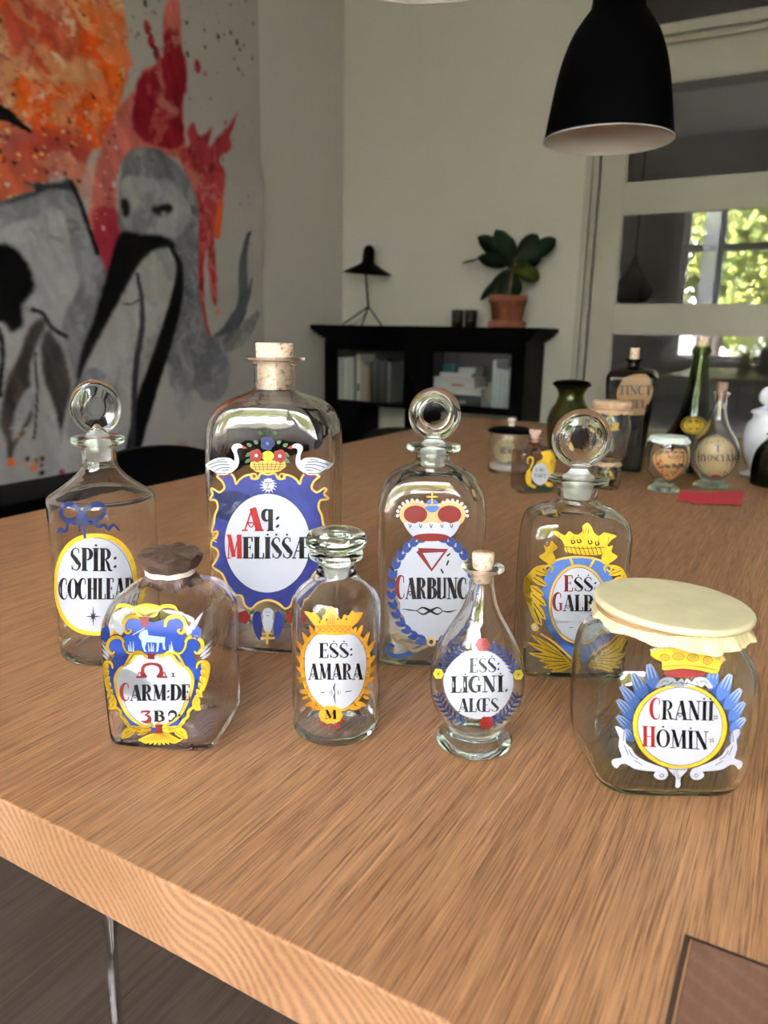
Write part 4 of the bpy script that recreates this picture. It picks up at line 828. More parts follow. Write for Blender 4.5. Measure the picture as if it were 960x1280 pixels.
L.f('ultra', 0, full, 2); L.s_('gold', 1, full, 8, 3, closed=True)
L.s_('gold', 2, [(262, 556), (262, 540), (278, 538), (284, 550), (276, 556)], 6, m=C0)
L.d('white', 2, C0 - 2, 808, 167, 193, 56); L.s_('black', 3, [(C0 - 2 + 168 * math.cos(a), 808 + 194 * math.sin(a)) for a in np.linspace(0, 2 * math.pi, 40)], 2, 0)
L.t('red', 4, 'A', 228, 308, 758, 672, bold=1.25); L.t('black', 4, 'q:', 305, 375, 758, 676, bold=1.2)
L.t('black', 4, 'MELISSÆ', 164, 492, 866, 786, 0, first='red', dots='345', bold=1.15)
for m_ in (None, 326):
    fx = (lambda P: P) if m_ is None else (lambda P: [(2 * m_ - a, c) for a, c in P])
    L.f('white', 5, fx([(82, 505), (110, 484), (145, 474), (180, 476), (196, 486), (196, 462), (186, 440), (194, 424), (212, 419), (228, 426), (230, 436), (214, 438), (208, 450), (216, 478), (212, 508), (190, 530), (160, 543), (130, 540), (104, 524), (92, 520)]), 3)
    L.f('red', 6, fx([(228, 425), (250, 437), (230, 441)]), 0); L.d('black', 6, fx([(216, 428)])[0][0], 428, 2.5)
    for q in ([(95, 505), (130, 492), (170, 492)], [(105, 515), (140, 502), (178, 502)], [(120, 527), (150, 514), (180, 512)], [(100, 522), (130, 536), (165, 536)], [(130, 485), (160, 482)], [(150, 525), (175, 522)]): L.s_('black', 6, fx(q), 2.5)
    L.s_('brick', 6, fx([(140, 545), (165, 546), (182, 536)]), 7)
    for q in ((265, 430, 245, 420), (262, 455, 240, 470), (262, 480, 238, 495), (300, 385, 292, 372), (340, 385, 332, 370), (316, 384, 318, 368), (290, 420, 272, 408)): L.leaf('green', 4, *fx([q[:2]])[0], *fx([q[2:]])[0], 16)
L.f('gold', 4, [(262, 490), (395, 488), (376, 528), (282, 530)], 2)
for k in range(7): L.s_('black', 5, [(272 + k * 18, 492), (284 + k * 14, 526)], 2, 0)
for k in range(3): L.s_('black', 5, [(268, 500 + k * 10), (390, 500 + k * 10)], 2, 0)
L.d('yellow', 5, 328, 468, 24, 20)
for x, y, c, r in ((283, 466, 'redflower', 26), (375, 468, 'redflower', 26), (327, 419, 'navy', 28)):
    for k in range(5): L.d(c, 6, x + r * .5 * math.cos(k * 1.257), y + r * .5 * math.sin(k * 1.257), r * .55, n=10)
    L.d('white' if c != 'navy' else 'sky', 7, x, y, 7, n=8)
L.d('white', 4, 330, 580, 22, 26); 
for k in range(14): a = k * .449; L.s_('white', 4, [(330 + 18 * math.cos(a), 582 + 20 * math.sin(a)), (330 + 34 * math.cos(a + .15), 584 + 30 * math.sin(a + .15))], [7, 2], 0)
for q in ([(318, 572), (326, 572)], [(334, 572), (342, 572)], [(330, 574), (328, 588)], [(322, 596), (338, 596)]): L.s_('black', 5, q, 2.5, 0)
L.f('ultra', 4, [(298, 1076), (276, 1078), (268, 1105), (274, 1150), (298, 1190), (306, 1140), (302, 1100)], 3, m=328)
L.f('white', 5, [(328, 1090), (308, 1100), (312, 1140), (328, 1162), (344, 1140), (348, 1100)], 3); L.d('white', 6, 328, 1080, 21, 20)
for q in ([(320, 1076), (325, 1076)], [(332, 1076), (337, 1076)], [(324, 1090), (333, 1090)]): L.s_('black', 7, q, 2.5, 0)
L.s_('gold', 6, [(326, 1150), (326, 1198)], 9, 0); L.s_('gold', 6, [(302, 1178), (352, 1178)], 8, 0); L.s_('gold', 6, [(306, 1160), (346, 1160)], 5, 0)
for k in range(5): L.d('redflower', 5, 234 + 14 * math.cos(k * 1.257), 1096 + 14 * math.sin(k * 1.257), 13, n=10, m=328)
L.leaf('green', 4, 255, 1085, 275, 1070, 14, m=328); L.leaf('green', 4, 250, 1105, 268, 1120, 14, m=328)
for k in range(3): L.s_('gold', 3, [(110 + 2 * k, 775 + 12 * k), (126, 780 + 12 * k)], 5, 0)
L.done()
# ---- rectangular bottle with crown and triangle
V = Vessel([(0, .043, .026, 6), (.0015, .049, .031, 7), (.006, .0520, .0345, 8), (.02, .0530, .0355, 8), (.09, .0540, .036, 8), (.150, .0545, .036, 8), (.168, .0535, .0355, 7), (.182, .0500, .0350, 5.5), (.193, .0425, .0335, 4), (.2005, .032, .0285, 3), (.205, .0225, .0205, 2.2), (.209, .0180, .0180, 2), (.216, .0175, .0175, 2), (.2185, .0235, .0235, 2), (.2205, .0272, .0272, 2), (.2235, .0278, .0278, 2), (.2258, .0262, .0262, 2), (.2266, .0205, .0205, 2), (.2267, .0158, .0158, 2)], 4)
b = thing('apothecary_bottle', 'rectangular clear bottle with disc stopper, crown over a red triangle, reading CARBUNC', 'bottle', (-.3164, .6603, Zt), R(27.5)); b.scale = (0.9787, 0.9787, 0.9916)
obj('body', vessel_mesh(V, .0025, .008, N=96, neck=(.207, .0140), push=.003, wob=.00025), M['clear'], b, True)
disc_stopper(b, .2555, .0262, .013, .2268, .0060, ((.0137, .2262), (.0122, .2035)), M['clear'], dimple=.5)
L = Label(b, V, 'flat', 460, 460, 3.369)
hl = [(270, 728), (220, 722), (180, 732), (150, 758), (140, 790), (122, 802), (128, 830), (110, 850), (122, 880), (108, 905), (124, 935), (120, 965), (136, 990), (134, 1025), (154, 1050), (156, 1080), (182, 1098), (200, 1125), (235, 1142), (270, 1146)]
L.f('white', 1, hl + [(2 * 271 - a, c) for a, c in reversed(hl[1:-1])], 2)
for m_ in (None, 271):
    for i in range(15):
        a = R(205 + i * 9.2 - 65); cx, cy, rx, ry = 271, 930, 168, 214; a = R(-100 - i * 11.5)
        x, y = cx + rx * math.cos(a), cy + ry * math.sin(a); tx, ty = rx * math.sin(a), -ry * math.cos(a); n = math.hypot(tx, ty); tx, ty = -tx / n, -ty / n
        ox, oy = (x - cx) / rx, (y - cy) / ry
        for sgn, w in ((1, 26), (-.45, 20)): 
            x1, y1 = x + tx * 42 + ox * 22 * sgn, y + ty * 42 + oy * 22 * sgn
            q = (x, y, x1, y1) if m_ is None else (2 * m_ - x, y, 2 * m_ - x1, y1)
            L.leaf('laurel', 2, *q, w, vein='navy')
for k, x in enumerate((200, 343)): L.d('tan', 2, x, 616, 68, 58); L.d('brick', 4, x, 616, 50, 38)
L.f('tan', 3, [(232, 590), (312, 590), (300, 660), (244, 660)], 0)
L.f('sky', 4, [(240, 578), (300, 578), (292, 600), (270, 608), (248, 600)], 2); L.d('sky', 4, 270, 570, 24, 18)
L.s_('gold', 5, [(270, 524), (270, 575)], 7, 0); L.s_('gold', 5, [(250, 542), (290, 542)], 7, 0); L.s_('tan', 6, [(238, 576), (302, 576)], 6, 0)
for i in range(9): a = R(185 - i * 18); L.d('white', 5, 192 + 68 * math.cos(a), 616 - 60 * math.sin(a), 7, n=10, m=271)
L.f('white', 5, [(150, 655), (172, 648), (195, 655), (215, 646), (240, 655), (270, 646), (300, 655), (325, 646), (348, 654), (372, 646), (388, 655), (362, 700), (330, 714), (265, 700), (205, 714), (180, 700)], 2)
for x in (178, 222, 266, 312, 352): L.s_('black', 6, [(x - 6, 658), (x, 672), (x + 4, 658)], 3)
L.d('brick', 7, 266, 712, 78, 17)
L.s_('brick', 4, [(212, 768), (328, 768), (268, 850), (212, 768)], [22, 24, 14, 22], 0)
for q in ([(344, 782), (334, 790)], [(338, 812), (332, 828)], [(308, 848), (316, 862)]): L.s_('black', 4, q, 7, 0)
L.t('black', 4, 'CARBUNC', 118, 418, 970, 884, 0, first='brick', bold=1.15)
L.cur = 'text'
L.s_('black', 4, [(205, 1022), (230, 1008), (262, 1022), (292, 1036), (312, 1022), (292, 1008), (262, 1022), (232, 1036), (205, 1022)], [3, 7, 11, 7, 3, 6, 11, 7, 3], 5); L.s_('black', 4, [(310, 1022), (340, 1026), (372, 1018)], [3, 8, 2]); L.s_('black', 4, [(205, 1022), (175, 1018), (145, 1014)], [3, 6, 2])
L.cur = 'label'
for m_ in (None, 271):
    L.s_('sky', 3, [(255, 1160), (210, 1182), (160, 1206), (110, 1212), (82, 1190), (92, 1165), (112, 1172)], [18, 20, 20, 18, 16, 12, 8], m=m_ and 271); L.s_('tan', 4, [(250, 1168), (190, 1190), (160, 1160), (120, 1148), (105, 1126), (128, 1118)], [10, 14, 14, 14, 14, 10], m=m_ and 271)
L.d('gold', 6, 266, 1152, 19, 19); L.d('navy', 7, 266, 1152, 9, 9); L.done()
# ---- rectangular bottle with golden crown, right
V = Vessel([(0, .040, .028, 6), (.0015, .046, .033, 7), (.006, .0490, .0365, 8), (.02, .0497, .0375, 9), (.08, .0500, .038, 9), (.138, .0502, .038, 9), (.151, .0495, .0375, 7), (.160, .0470, .036, 5.5), (.1665, .0410, .0325, 4), (.1705, .033, .0285, 3), (.1735, .0245, .0235, 2.2), (.178, .0200, .0200, 2), (.186, .0198, .0198, 2), (.1915, .0208, .0208, 2), (.195, .0250, .0250, 2), (.198, .0280, .0280, 2), (.2005, .0278, .0278, 2), (.2012, .0240, .0240, 2), (.2004, .0175, .0175, 2)], 4)
V.P = V.P[:-4]
b = thing('apothecary_bottle', 'greenish rectangular bottle with disc stopper and golden crown, label reading ESS GALB', 'bottle', (-.1847, .7116, Zt), R(28.8)); b.scale = (0.9849, 0.9849, 0.9831)
obj('body', vessel_mesh(V, .0024, .007, N=96, neck=(.177, .0158), push=.002, wob=.00035, seed=4), M['greenish'], b, True)
disc_stopper(b, .2385, .0292, .013, .2015, .0075, ((.0155, .2010), (.0130, .1800)), M['pressed'], dimple=.75)
L = Label(b, V, 'flat', 630, 490, 3.4588, maxe=4); cx = 321
Wd = [(321, 716), (262, 718), (215, 735), (182, 780), (165, 850), (162, 930), (176, 1000), (205, 1050), (250, 1110), (290, 1150), (321, 1165)]
L.f('sky', 0, Wd + [(2 * cx - a, c) for a, c in reversed(Wd[1:-1])], 3)
L.s_('gold', 1, [(200, 742), (240, 722), (321, 712), (400, 722), (442, 742)], 9)
L.s_('gold', 1, [(160, 1045), (220, 1085), (290, 1150)], 9, m=cx)
for q in ([(286, 718), (298, 750)], [(388, 728), (374, 752)]): L.s_('yellow', 1, q, 10, 0)
L.d('gold', 2, cx, 917, 128, 172, 48); L.d('white', 3, cx, 917, 117, 160, 48)
L.s_('black', 4, [(cx + 117 * math.cos(a), 917 + 160 * math.sin(a)) for a in np.linspace(0, 6.283, 36)], 2, 0)
L.t('black', 5, 'ESS:', 256, 402, 860, 800, .0, first='brick', dots='12'); L.t('black', 5, 'GALB', 210, 385, 944, 876, .01, first='brick', dots='0'); L.t('black', 5, 'A', 392, 430, 944, 880)
for q in ([(282, 1018), (300, 1016)], [(322, 1000), (330, 990)]): L.s_('black', 5, q, 2, 0)
for m_ in (None, cx):
    L.s_('yellow', 3, [(200, 765), (185, 775), (178, 760), (192, 748), (208, 758), (205, 780)], [6, 8, 8, 10, 10, 4], m=m_)
    L.f('yellow', 3, [(222, 715), (212, 690), (232, 672), (214, 650), (205, 640), (192, 668), (172, 662), (178, 690), (152, 710), (172, 730), (200, 745), (218, 738)], 3, m=m_)
    for x0, y0, x1, y1, w in ((130, 770, 190, 790, 30), (122, 800, 186, 838, 34), (118, 840, 172, 880, 34), (118, 870, 182, 925, 36), (124, 905, 180, 985, 34), (128, 930, 162, 1010, 28)): L.leaf('yellow', 3, x0, y0, x1, y1, w, m=m_, vein='black')
    L.s_('yellow', 2, [(180, 752), (145, 765), (122, 800), (112, 850), (112, 900), (128, 960), (146, 1005)], [14, 22, 24, 24, 22, 18, 12], m=m_)
    L.s_('yellow', 3, [(138, 1000), (122, 1012), (130, 1030), (146, 1022), (140, 1008)], 8, m=m_); L.d('white', 4, 132, 1016, 9, n=12, m=m_)
    for x0, y0, x1, y1, w in ((255, 1140, 118, 1050, 30), (270, 1150, 105, 1085, 32), (280, 1158, 108, 1130, 32), (285, 1165, 150, 1160, 32), (292, 1172, 168, 1190, 30), (295, 1178, 205, 1208, 28)): L.leaf('yellow', 3, x0, y0, x1, y1, w, m=m_, vein='black')
L.f('yellow', 3, [(262, 668), (250, 640), (235, 628), (208, 606), (228, 600), (262, 620), (280, 600), (300, 612), (318, 616), (340, 600), (338, 580), (360, 564), (378, 582), (388, 606), (410, 622), (430, 606), (458, 612), (488, 622), (462, 640), (440, 672), (432, 700), (345, 704), (265, 690)], 2)
for k in range(9): L.s_('black', 4, [(268 + k * 18, 668), (280 + k * 18, 702)], 3, 0); L.s_('ochre', 4, [(282 + k * 18, 668), (266 + k * 18, 700)], 3, 0)
L.s_('black', 4, [(262, 668), (345, 676), (438, 670)], 2.5); [L.s_('black', 4, [(x - 4, y + 24), (x, y)], 2, 0) for x, y in ((355, 585), (366, 590), (345, 592), (240, 618), (452, 628), (300, 620), (410, 632))]
for x, y in ((298, 648), (324, 645), (372, 650), (402, 655)): L.s_('black', 4, [(x - 8, y - 8), (x - 4, y + 6), (x + 8, y + 2), (x + 4, y - 8)], 5)
L.done()
# ---- square jar with membrane cover, right front
V = Vessel([(0, .038, .038, 4), (.0012, .046, .046, 4.6), (.005, .0515, .0515, 5), (.014, .0552, .0552, 5.2), (.03, .0572, .0572, 5.4), (.055, .0578, .0578, 5.4), (.078, .0570, .0570, 5.2), (.090, .0548, .0548, 4.6), (.098, .0505, .0505, 3.6), (.103, .0470, .0470, 2.6), (.107, .0455, .0455, 2), (.113, .0462, .0462, 2), (.116, .0478, .0478, 2), (.118, .0470, .0470, 2), (.1182, .0440, .0440, 2)], 5)
b = thing('apothecary_jar', 'squat square greenish jar under a cream membrane lid, label reading CRANII HOMIN', 'jar', (-.0735, .5725, Zt), R(29.4)); b.scale = (1.0252, 1.0252, 1.1084)
obj('body', vessel_mesh(V, .0032, .0070, N=96, neck=(.106, .0418), push=.003, wob=.0002), M['jar'], b, True)
lid = bmesh.new(); lathe(catmull([(0, .1232), (.03, .1231), (.051, .1228), (.0552, .1222), (.0566, .1205), (.0560, .1185), (.053, .1178), (.0475, .1182)], 4), 72, lid, wob=lambda a, z: .0004 * math.sin(a * 6.283 * 3) + .0003 * math.sin(a * 6.283 * 41))
lid = obj('membrane_cover', rot_bm(fixn(lid), Matrix.Rotation(R(1.8), 4, 'Y')), M['membrane'], b, True); lid.modifiers.new('thick', 'SOLIDIFY').thickness = .0006
def ruffle(root, r0, z0, r1, z1, nf, amp, mat, name, seed, jag=.0, tilt=0):
    rnd = np.random.RandomState(seed); ph = rnd.rand(8) * 6.28; N = 240; bm = bmesh.new(); rings = []
    jj = rnd.rand(N // 6 + 2)
    for k in range(9):
        t = k / 8; ring_ = []
        for i in range(N):
            a = 6.2832 * i / N; w = math.sin(nf * a + ph[0] + 1.3 * math.sin(3 * a + ph[1])) + .5 * math.sin(nf * 1.7 * a + ph[2]) + .3 * math.sin(nf * 3.1 * a + ph[3])
            q = (r0 + (r1 - r0) * t ** .8) + amp * w * t * (1.0 - .2 * t); j = jj[i // 6] + (jj[i // 6 + 1] - jj[i // 6]) * (i % 6) / 6
            z = z0 + (z1 - z0) * t * (1 - jag * j) + .0012 * t * math.sin(5 * a + ph[4]); ring_.append(bm.verts.new((q * math.cos(a), q * math.sin(a), z)))
        rings.append(ring_)
    skin(bm, rings)
    o = obj(name, rot_bm(bm, Matrix.Rotation(tilt, 4, 'Y')), mat, root, True); o.modifiers.new('thick', 'SOLIDIFY').thickness = .0004; return o
ruffle(b, .0492, .1170, .0570, .1065, 15, .0015, M['membrane2'], 'membrane_skirt', 3, .35, R(1.8))
bm = bmesh.new()
for dz in (0, .0012): tube(bm, [(.0503 * math.cos(a), .0503 * math.sin(a), .1158 + dz) for a in np.linspace(0, 6.2832, 60)], .0007, 6, smooth=0)
obj('string', fixn(bm), M['twine'], b, True)
L = Label(b, V, 'flat', 700, 700, 3.6923, maxe=3); cx = 553
for m_ in (None, cx + 12):
    L.f('laurel', -.5, [(450, 590), (440, 530), (415, 560), (385, 575), (360, 560), (355, 600), (320, 640), (320, 680), (300, 720), (300, 760), (300, 800), (330, 850), (360, 700)], 2, m=m_)
    for x0, y0, x1, y1, w in ((440, 600, 412, 484, 62), (400, 650, 342, 528, 64), (372, 690, 292, 598, 62), (352, 740, 276, 660, 58), (345, 790, 272, 735, 54), (345, 840, 300, 790, 46)):
        L.leaf('sky' if 0 else 'sky', 0, x0, y0, x1, y1, w, m=m_)
        for k in (-.28, 0, .28):
            dx, dy = x1 - x0, y1 - y0; n = math.hypot(dx, dy); nx, ny = -dy / n * w * k, dx / n * w * k
            L.s_('ice' if k else 'white', 1, [(x0 + dx * .45 + nx, y0 + dy * .45 + ny), (x0 + dx * .75 + nx * .9, y0 + dy * .75 + ny * .9 - 3), (x1 + nx * .4, y1 + ny * .4)], [2, 7, 5], m=m_)
Wl = [(264, 785), (285, 782), (304, 800), (308, 850), (330, 868), (350, 900), (400, 930), (450, 948), (486, 962), (498, 990), (480, 1012), (448, 1010), (430, 990), (440, 975), (400, 972), (345, 965), (310, 945), (285, 950), (270, 972), (252, 962), (250, 940), (270, 925), (290, 915), (276, 870), (282, 830)]
for m_ in (None, cx - 5):
    P = Wl if m_ is None else [(2 * m_ - a, c) for a, c in Wl]
    L.f('black', 1, [(a + (a - 380 if m_ is None else a - 716) * .02, c + (c - 900) * .03) for a, c in P], 2); L.f('white', 2, P, 2)
    for q in ([(462, 984), (476, 990), (470, 1000), (456, 992)], [(320, 880), (335, 905), (360, 920)], [(300, 800), (296, 840)], [(300, 860), (318, 900)], [(345, 925), (380, 945)]): L.s_('black', 3, q, 3, m=m_)
L.f('black', 2, [(490, 955), (598, 955), (562, 1000), (562, 1040), (545, 1058), (525, 1050), (526, 1000)], 2); L.f('white', 3, [(496, 958), (592, 958), (556, 1000), (556, 1036), (544, 1050), (530, 1044), (532, 1000)], 2)
for x in (535, 545, 552): L.s_('black', 4, [(x - 12, 970), (x - 2, 1010)], 2, 0)
L.d('yellow', 3, cx, 767, 217, 195, 56); L.d('white', 5, cx, 765, 195, 180, 56)
for r_ in (1, 1.115): L.s_('black', 6, [(cx + 195 * r_ * math.cos(a), 765 + 180 * (r_ * .975 + .025) * math.sin(a)) for a in np.linspace(0, 6.2832, 44)], 2.5, 0)
for m_ in (None, 572):
    L.f('white', 4, [(570, 556), (556, 545), (538, 560), (525, 545), (500, 538), (470, 545), (452, 565), (440, 585), (460, 590), (478, 574), (490, 585), (515, 576), (530, 585), (552, 580), (568, 590)], 3, m=m_ and 572)
    for q in ([(465, 570), (480, 556), (500, 560)], [(505, 572), (520, 558)], [(556, 560), (566, 575)]): L.s_('black', 5, q, 3, m=m_ and 572)
L.d('redflower', 3, 574, 521, 96, 19)
L.f('yellow', 4, [(425, 448), (440, 420), (470, 412), (510, 404), (560, 402), (620, 408), (680, 416), (730, 430), (768, 462), (742, 482), (720, 524), (640, 508), (560, 500), (476, 508), (470, 470), (450, 462)], 3)
for x, y, rx, ry in ((485, 450, 20, 13), (545, 444, 26, 16), (612, 448, 26, 17), (680, 462, 22, 18)): L.s_('black', 5, [(x + rx * math.cos(a), y + ry * math.sin(a)) for a in np.linspace(0, 6.28, 12)], 3, 0); L.d('ochre', 5, x, y, rx * .72, ry * .7, n=12)
for i in range(22):
    t = i / 21; x = 432 + 330 * t; y = 428 - 34 * math.sin(math.pi * min(1, t * 1.15)) + 36 * t ** 3; L.d('white', 5, x, y, 6, n=8)
L.s_('black', 5, [(476, 492), (560, 484), (640, 490), (718, 506)], 3); L.s_('black', 5, [(425, 448), (450, 466), (470, 478), (476, 508), (560, 500), (640, 508), (720, 524), (744, 484), (768, 462)], 3)
L.t('black', 6, 'CRANII', 412, 708, 731, 645, .02, first='red', dots='45', slant=.03, bold=.9); L.t('black', 6, 'HOMIN', 376, 684, 856, 775, .05, first='red', dots='13', bold=.9)
L.cur = 'text'
for x, y in ((716, 724), (698, 830)):
    for q in ([(x - 12, y - 4), (x + 12, y - 6)], [(x - 11, y + 5), (x + 13, y + 3)], [(x - 7, y - 12), (x - 4, y + 12)], [(x + 4, y - 12), (x + 6, y + 12)]): L.s_('black', 6, q, 2.2, 0)
L.cur = 'label'; L.done()
# ---- square bottle with waxed paper cover, left front
V = Vessel([(0, .038, .036, 7), (.0012, .0445, .042, 8), (.005, .0478, .0455, 9), (.015, .0488, .0468, 9), (.06, .0492, .0475, 9), (.092, .0494, .0476, 9), (.105, .0482, .0465, 7), (.115, .0445, .0430, 5.2), (.1215, .0385, .0375, 4), (.1255, .031, .0305, 3), (.1285, .0235, .0233, 2.2), (.1320, .0190, .0190, 2), (.1390, .0182, .0182, 2), (.143, .0205, .0205, 2), (.1455, .0225, .0225, 2), (.1470, .0218, .0218, 2), (.1472, .0180, .0180, 2)], 5)
b = thing('apothecary_bottle', 'square clear bottle capped with brown waxed paper, blue and yellow label reading CARM DE', 'bottle', (-.4327, .4186, Zt), R(24)); b.scale = (0.9193, 0.9193, 1.025)
obj('body', vessel_mesh(V, .0028, .0075, N=96, neck=(.130, .0152), push=.003, wob=.0003, seed=9), M['clearwarm'], b, True)
bm = bmesh.new(); N = 60; rnd = np.random.RandomState(4); fc = [(1 + .05 * math.sin(5 * 6.283 * i / N + 1) + .03 * math.sin(9 * 6.283 * i / N)) for i in range(N)]
rings = [[bm.verts.new((0, 0, .1512))]]
for r, z, k in ((.014, .1516, .3), (.025, .1512, 1), (.0272, .1500, 1), (.0262, .1455, .8), (.0232, .1400, .8), (.0202, .1375, .4), (.0197, .1360, .1)):
    rings.append([bm.verts.new((r * (1 + (fc[i] - 1) * k) * math.cos(6.2832 * i / N), r * (1 + (fc[i] - 1) * k) * math.sin(6.2832 * i / N), z + .0008 * k * math.sin(i * .9) - (.0012 if r > .024 and i % 11 < 3 else 0))) for i in range(N)])
skin(bm, rings); o = obj('waxed_paper_cover', bm, M['waxpaper'], b, False)
for f in o.data.polygons: f.use_smooth = False
o.modifiers.new('thick', 'SOLIDIFY').thickness = .0004
bm = bmesh.new(); N = 66; r0 = [bm.verts.new((.0197 * math.cos(6.2832 * i / N), .0197 * math.sin(6.2832 * i / N), .1360)) for i in range(N)]
rm_, re = [], []
for i in range(N):
    a = 6.2832 * i / N; fl = abs(((i * 9 / N) % 1) - .5) * 2; rm_.append(bm.verts.new(((.0225 + .002 * math.sin(7 * a)) * math.cos(a), (.0225 + .002 * math.sin(7 * a)) * math.sin(a), .1310))); q = .0240 + .0040 * math.sin(5 * a + 1) + .002 * fl; re.append(bm.verts.new((q * math.cos(a), q * math.sin(a), .1290 - .0062 * (1 - fl))))
skin(bm, [r0, rm_, re]); o = obj('paper_skirt', bm, M['waxpaper'], b, False)
for f in o.data.polygons: f.use_smooth = False
o.modifiers.new('thick', 'SOLIDIFY').thickness = .0004
bm = bmesh.new(); [tube(bm, [((.0208 + dr) * math.cos(a), (.0208 + dr) * math.sin(a), .1362 + dz + .0005 * math.sin(a)) for a in np.linspace(0, 6.2832, 44)], .0009, 7, smooth=0) for dr, dz in ((0, 0), (.0003, .0014), (0, -.0013))]
obj('string', fixn(bm), M['string'], b, True)
L = Label(b, V, 'flat', 110, 660, 4.415, maxe=3); cx = 364
bl = [(364, 520), (300, 500), (262, 505), (222, 500), (205, 535), (215, 585), (190, 600), (150, 605), (118, 640), (128, 690), (150, 700), (120, 740), (95, 760), (100, 800), (120, 850), (125, 910), (150, 960), (160, 1010), (210, 1045), (200, 1080), (270, 1110), (364, 1125)]
L.f('blue', 0, bl + [(2 * cx - a, c) for a, c in reversed(bl[1:-1])], 3)
wh = [(364, 712), (330, 700), (275, 705), (240, 745), (190, 775), (160, 830), (168, 900), (190, 960), (230, 1030), (290, 1075), (364, 1090)]
L.f('yellow', 1, [(a + (a - 364) * .05 - 8, c + (c - 890) * .05) for a, c in wh] + [(2 * cx - (a + (a - 364) * .05 - 8), c + (c - 890) * .05) for a, c in reversed(wh[1:-1])], 3)
L.f('white', 2, wh + [(2 * cx - a, c) for a, c in reversed(wh[1:-1])], 3)
for m_ in (None, cx + 4):
    Y = lambda P, w: (L.s_('black', 2, P, [q + 5 for q in w] if isinstance(w, list) else w + 5, m=m_), L.s_('yellow', 3, P, w, m=m_))
    Y([(310, 545), (300, 505), (265, 488), (225, 492), (200, 525), (202, 562), (222, 580), (240, 565), (226, 556)], [14, 20, 22, 20, 18, 16, 14, 10, 6])
    Y([(200, 630), (178, 604), (140, 604), (112, 632), (110, 668), (132, 692), (150, 680)], [12, 18, 20, 18, 16, 14, 8])
    Y([(192, 620), (200, 660), (225, 690), (270, 690)], 10)
    Y([(138, 775), (128, 745), (98, 742), (84, 775), (88, 830), (100, 880), (128, 920), (150, 960), (140, 995), (112, 1000)], [8, 14, 16, 18, 18, 16, 20, 22, 20, 10])
    Y([(322, 712), (290, 682), (250, 690), (225, 720), (200, 765)], [14, 16, 14, 12, 10])
    Y([(325, 715), (318, 700), (335, 698), (338, 715)], 7)
    Y([(150, 985), (180, 1010), (185, 1040), (212, 1062), (230, 1095)], [14, 16, 14, 14, 10]); Y([(350, 1110), (300, 1118), (240, 1108), (205, 1120), (190, 1158)], [16, 22, 22, 20, 14])
    Y([(350, 1095), (335, 1085), (345, 1072), (358, 1085)], 7)
    for yy, dx in ((770, 0), (805, 2), (840, 6), (875, 14), (910, 24), (945, 34), (975, 34)): L.leaf('yellow', 4, 112 + dx, yy - 22, 84 + dx, yy + 26, 27, m=m_); L.s_('black', 5, [(110 + dx, yy - 8), (96 + dx, yy + 14)], 2, 0, m=m_)
    for x0, y0, x1, y1, w in ((345, 1105, 260, 1098, 26), (300, 1112, 215, 1092, 28), (260, 1118, 188, 1162, 30), (330, 1120, 275, 1140, 20), (235, 1090, 196, 1062, 20)): L.leaf('yellow', 4, x0, y0, x1, y1, w, m=m_, vein='black')
    for x0, y0, x1, y1 in ((180, 590, 118, 478), (182, 590, 160, 520), (184, 592, 190, 530)): L.leaf('ice' if 0 else 'white', 3, x0, y0, x1, y1, 24, m=m_)
    for x0, y0, x1, y1 in ((128, 700, 70, 640), (120, 712, 72, 672), (112, 725, 74, 702)): L.leaf('white', 3, x0, y0, x1, y1, 17, m=m_ and cx + 4)
    L.f('blue', 3, [(76, 560), (108, 540), (122, 590), (98, 632), (72, 612)], 2, m=m_ and cx - 18); L.s_('black', 4, [(80, 575), (118, 600)], 2, m=m_ and cx - 18)
    L.s_('black', 4, [(190, 925), (230, 1020), (300, 1085)], 2.5, m=m_)
    for q in ([(105, 860), (125, 880)], [(112, 900), (138, 915)], [(96, 820), (112, 840)], [(250, 1110), (290, 1115)], [(215, 1080), (232, 1092)]): L.s_('black', 4, q, 2.5, 0, m=m_)
L.s_('yellow', 4, [(142, 460), (170, 432), (220, 430), (270, 450)], [5, 20, 22, 16], m=cx - 44); L.f('yellow', 4, [(240, 440), (280, 425), (320, 415), (370, 420), (410, 435), (390, 465), (370, 490), (285, 490), (262, 465)], 2)
for k in range(17): x = 262 + k * 9; L.s_('lemon' if k % 2 else 'yellow', 5, [(300 + k * 2.4, 486), (x - 6, 450), (x - 12 + k * .8, 408 + abs(k - 8) * 3)], [5, 7, 3]); L.s_('black', 6, [(304 + k * 2.2, 484), (x, 452)], 2.0, 0)
L.f('brick', 5, [(278, 488), (346, 486), (334, 516), (334, 542), (298, 544), (296, 514)], 0); L.f('brick', 5, [(326, 690), (376, 690), (368, 706), (370, 722), (332, 722), (332, 706)], 0); L.f('brick', 5, [(368, 1082), (418, 1082), (410, 1100), (418, 1130), (368, 1132), (378, 1100)], 0)
L.f('ice', 4, [(296, 620), (280, 600), (290, 575), (310, 562), (330, 560), (335, 590), (400, 598), (428, 600), (425, 640), (430, 670), (416, 668), (412, 632), (395, 630), (388, 680), (378, 682), (382, 632), (325, 628), (316, 660), (326, 682), (312, 680), (300, 650)], 0)
L.s_('white', 5, [(250, 588), (312, 552)], 5, 0)
for x in (230, 240, 252, 340, 352, 362, 452, 462, 470): L.s_('ice', 4, [(x, 680), (x - 6 + (x % 5) * 3, 625 + (x % 3) * 8)], [9, 3], 0)
L.cur = 'text'
for P, w in G['Ω'][1]: L.s_('brick', 5, [(258 + p[0] * 160, 824 - p[1] * 78) for p in P], [q * 110 for q in w] if isinstance(w, list) else w * 110, 3)
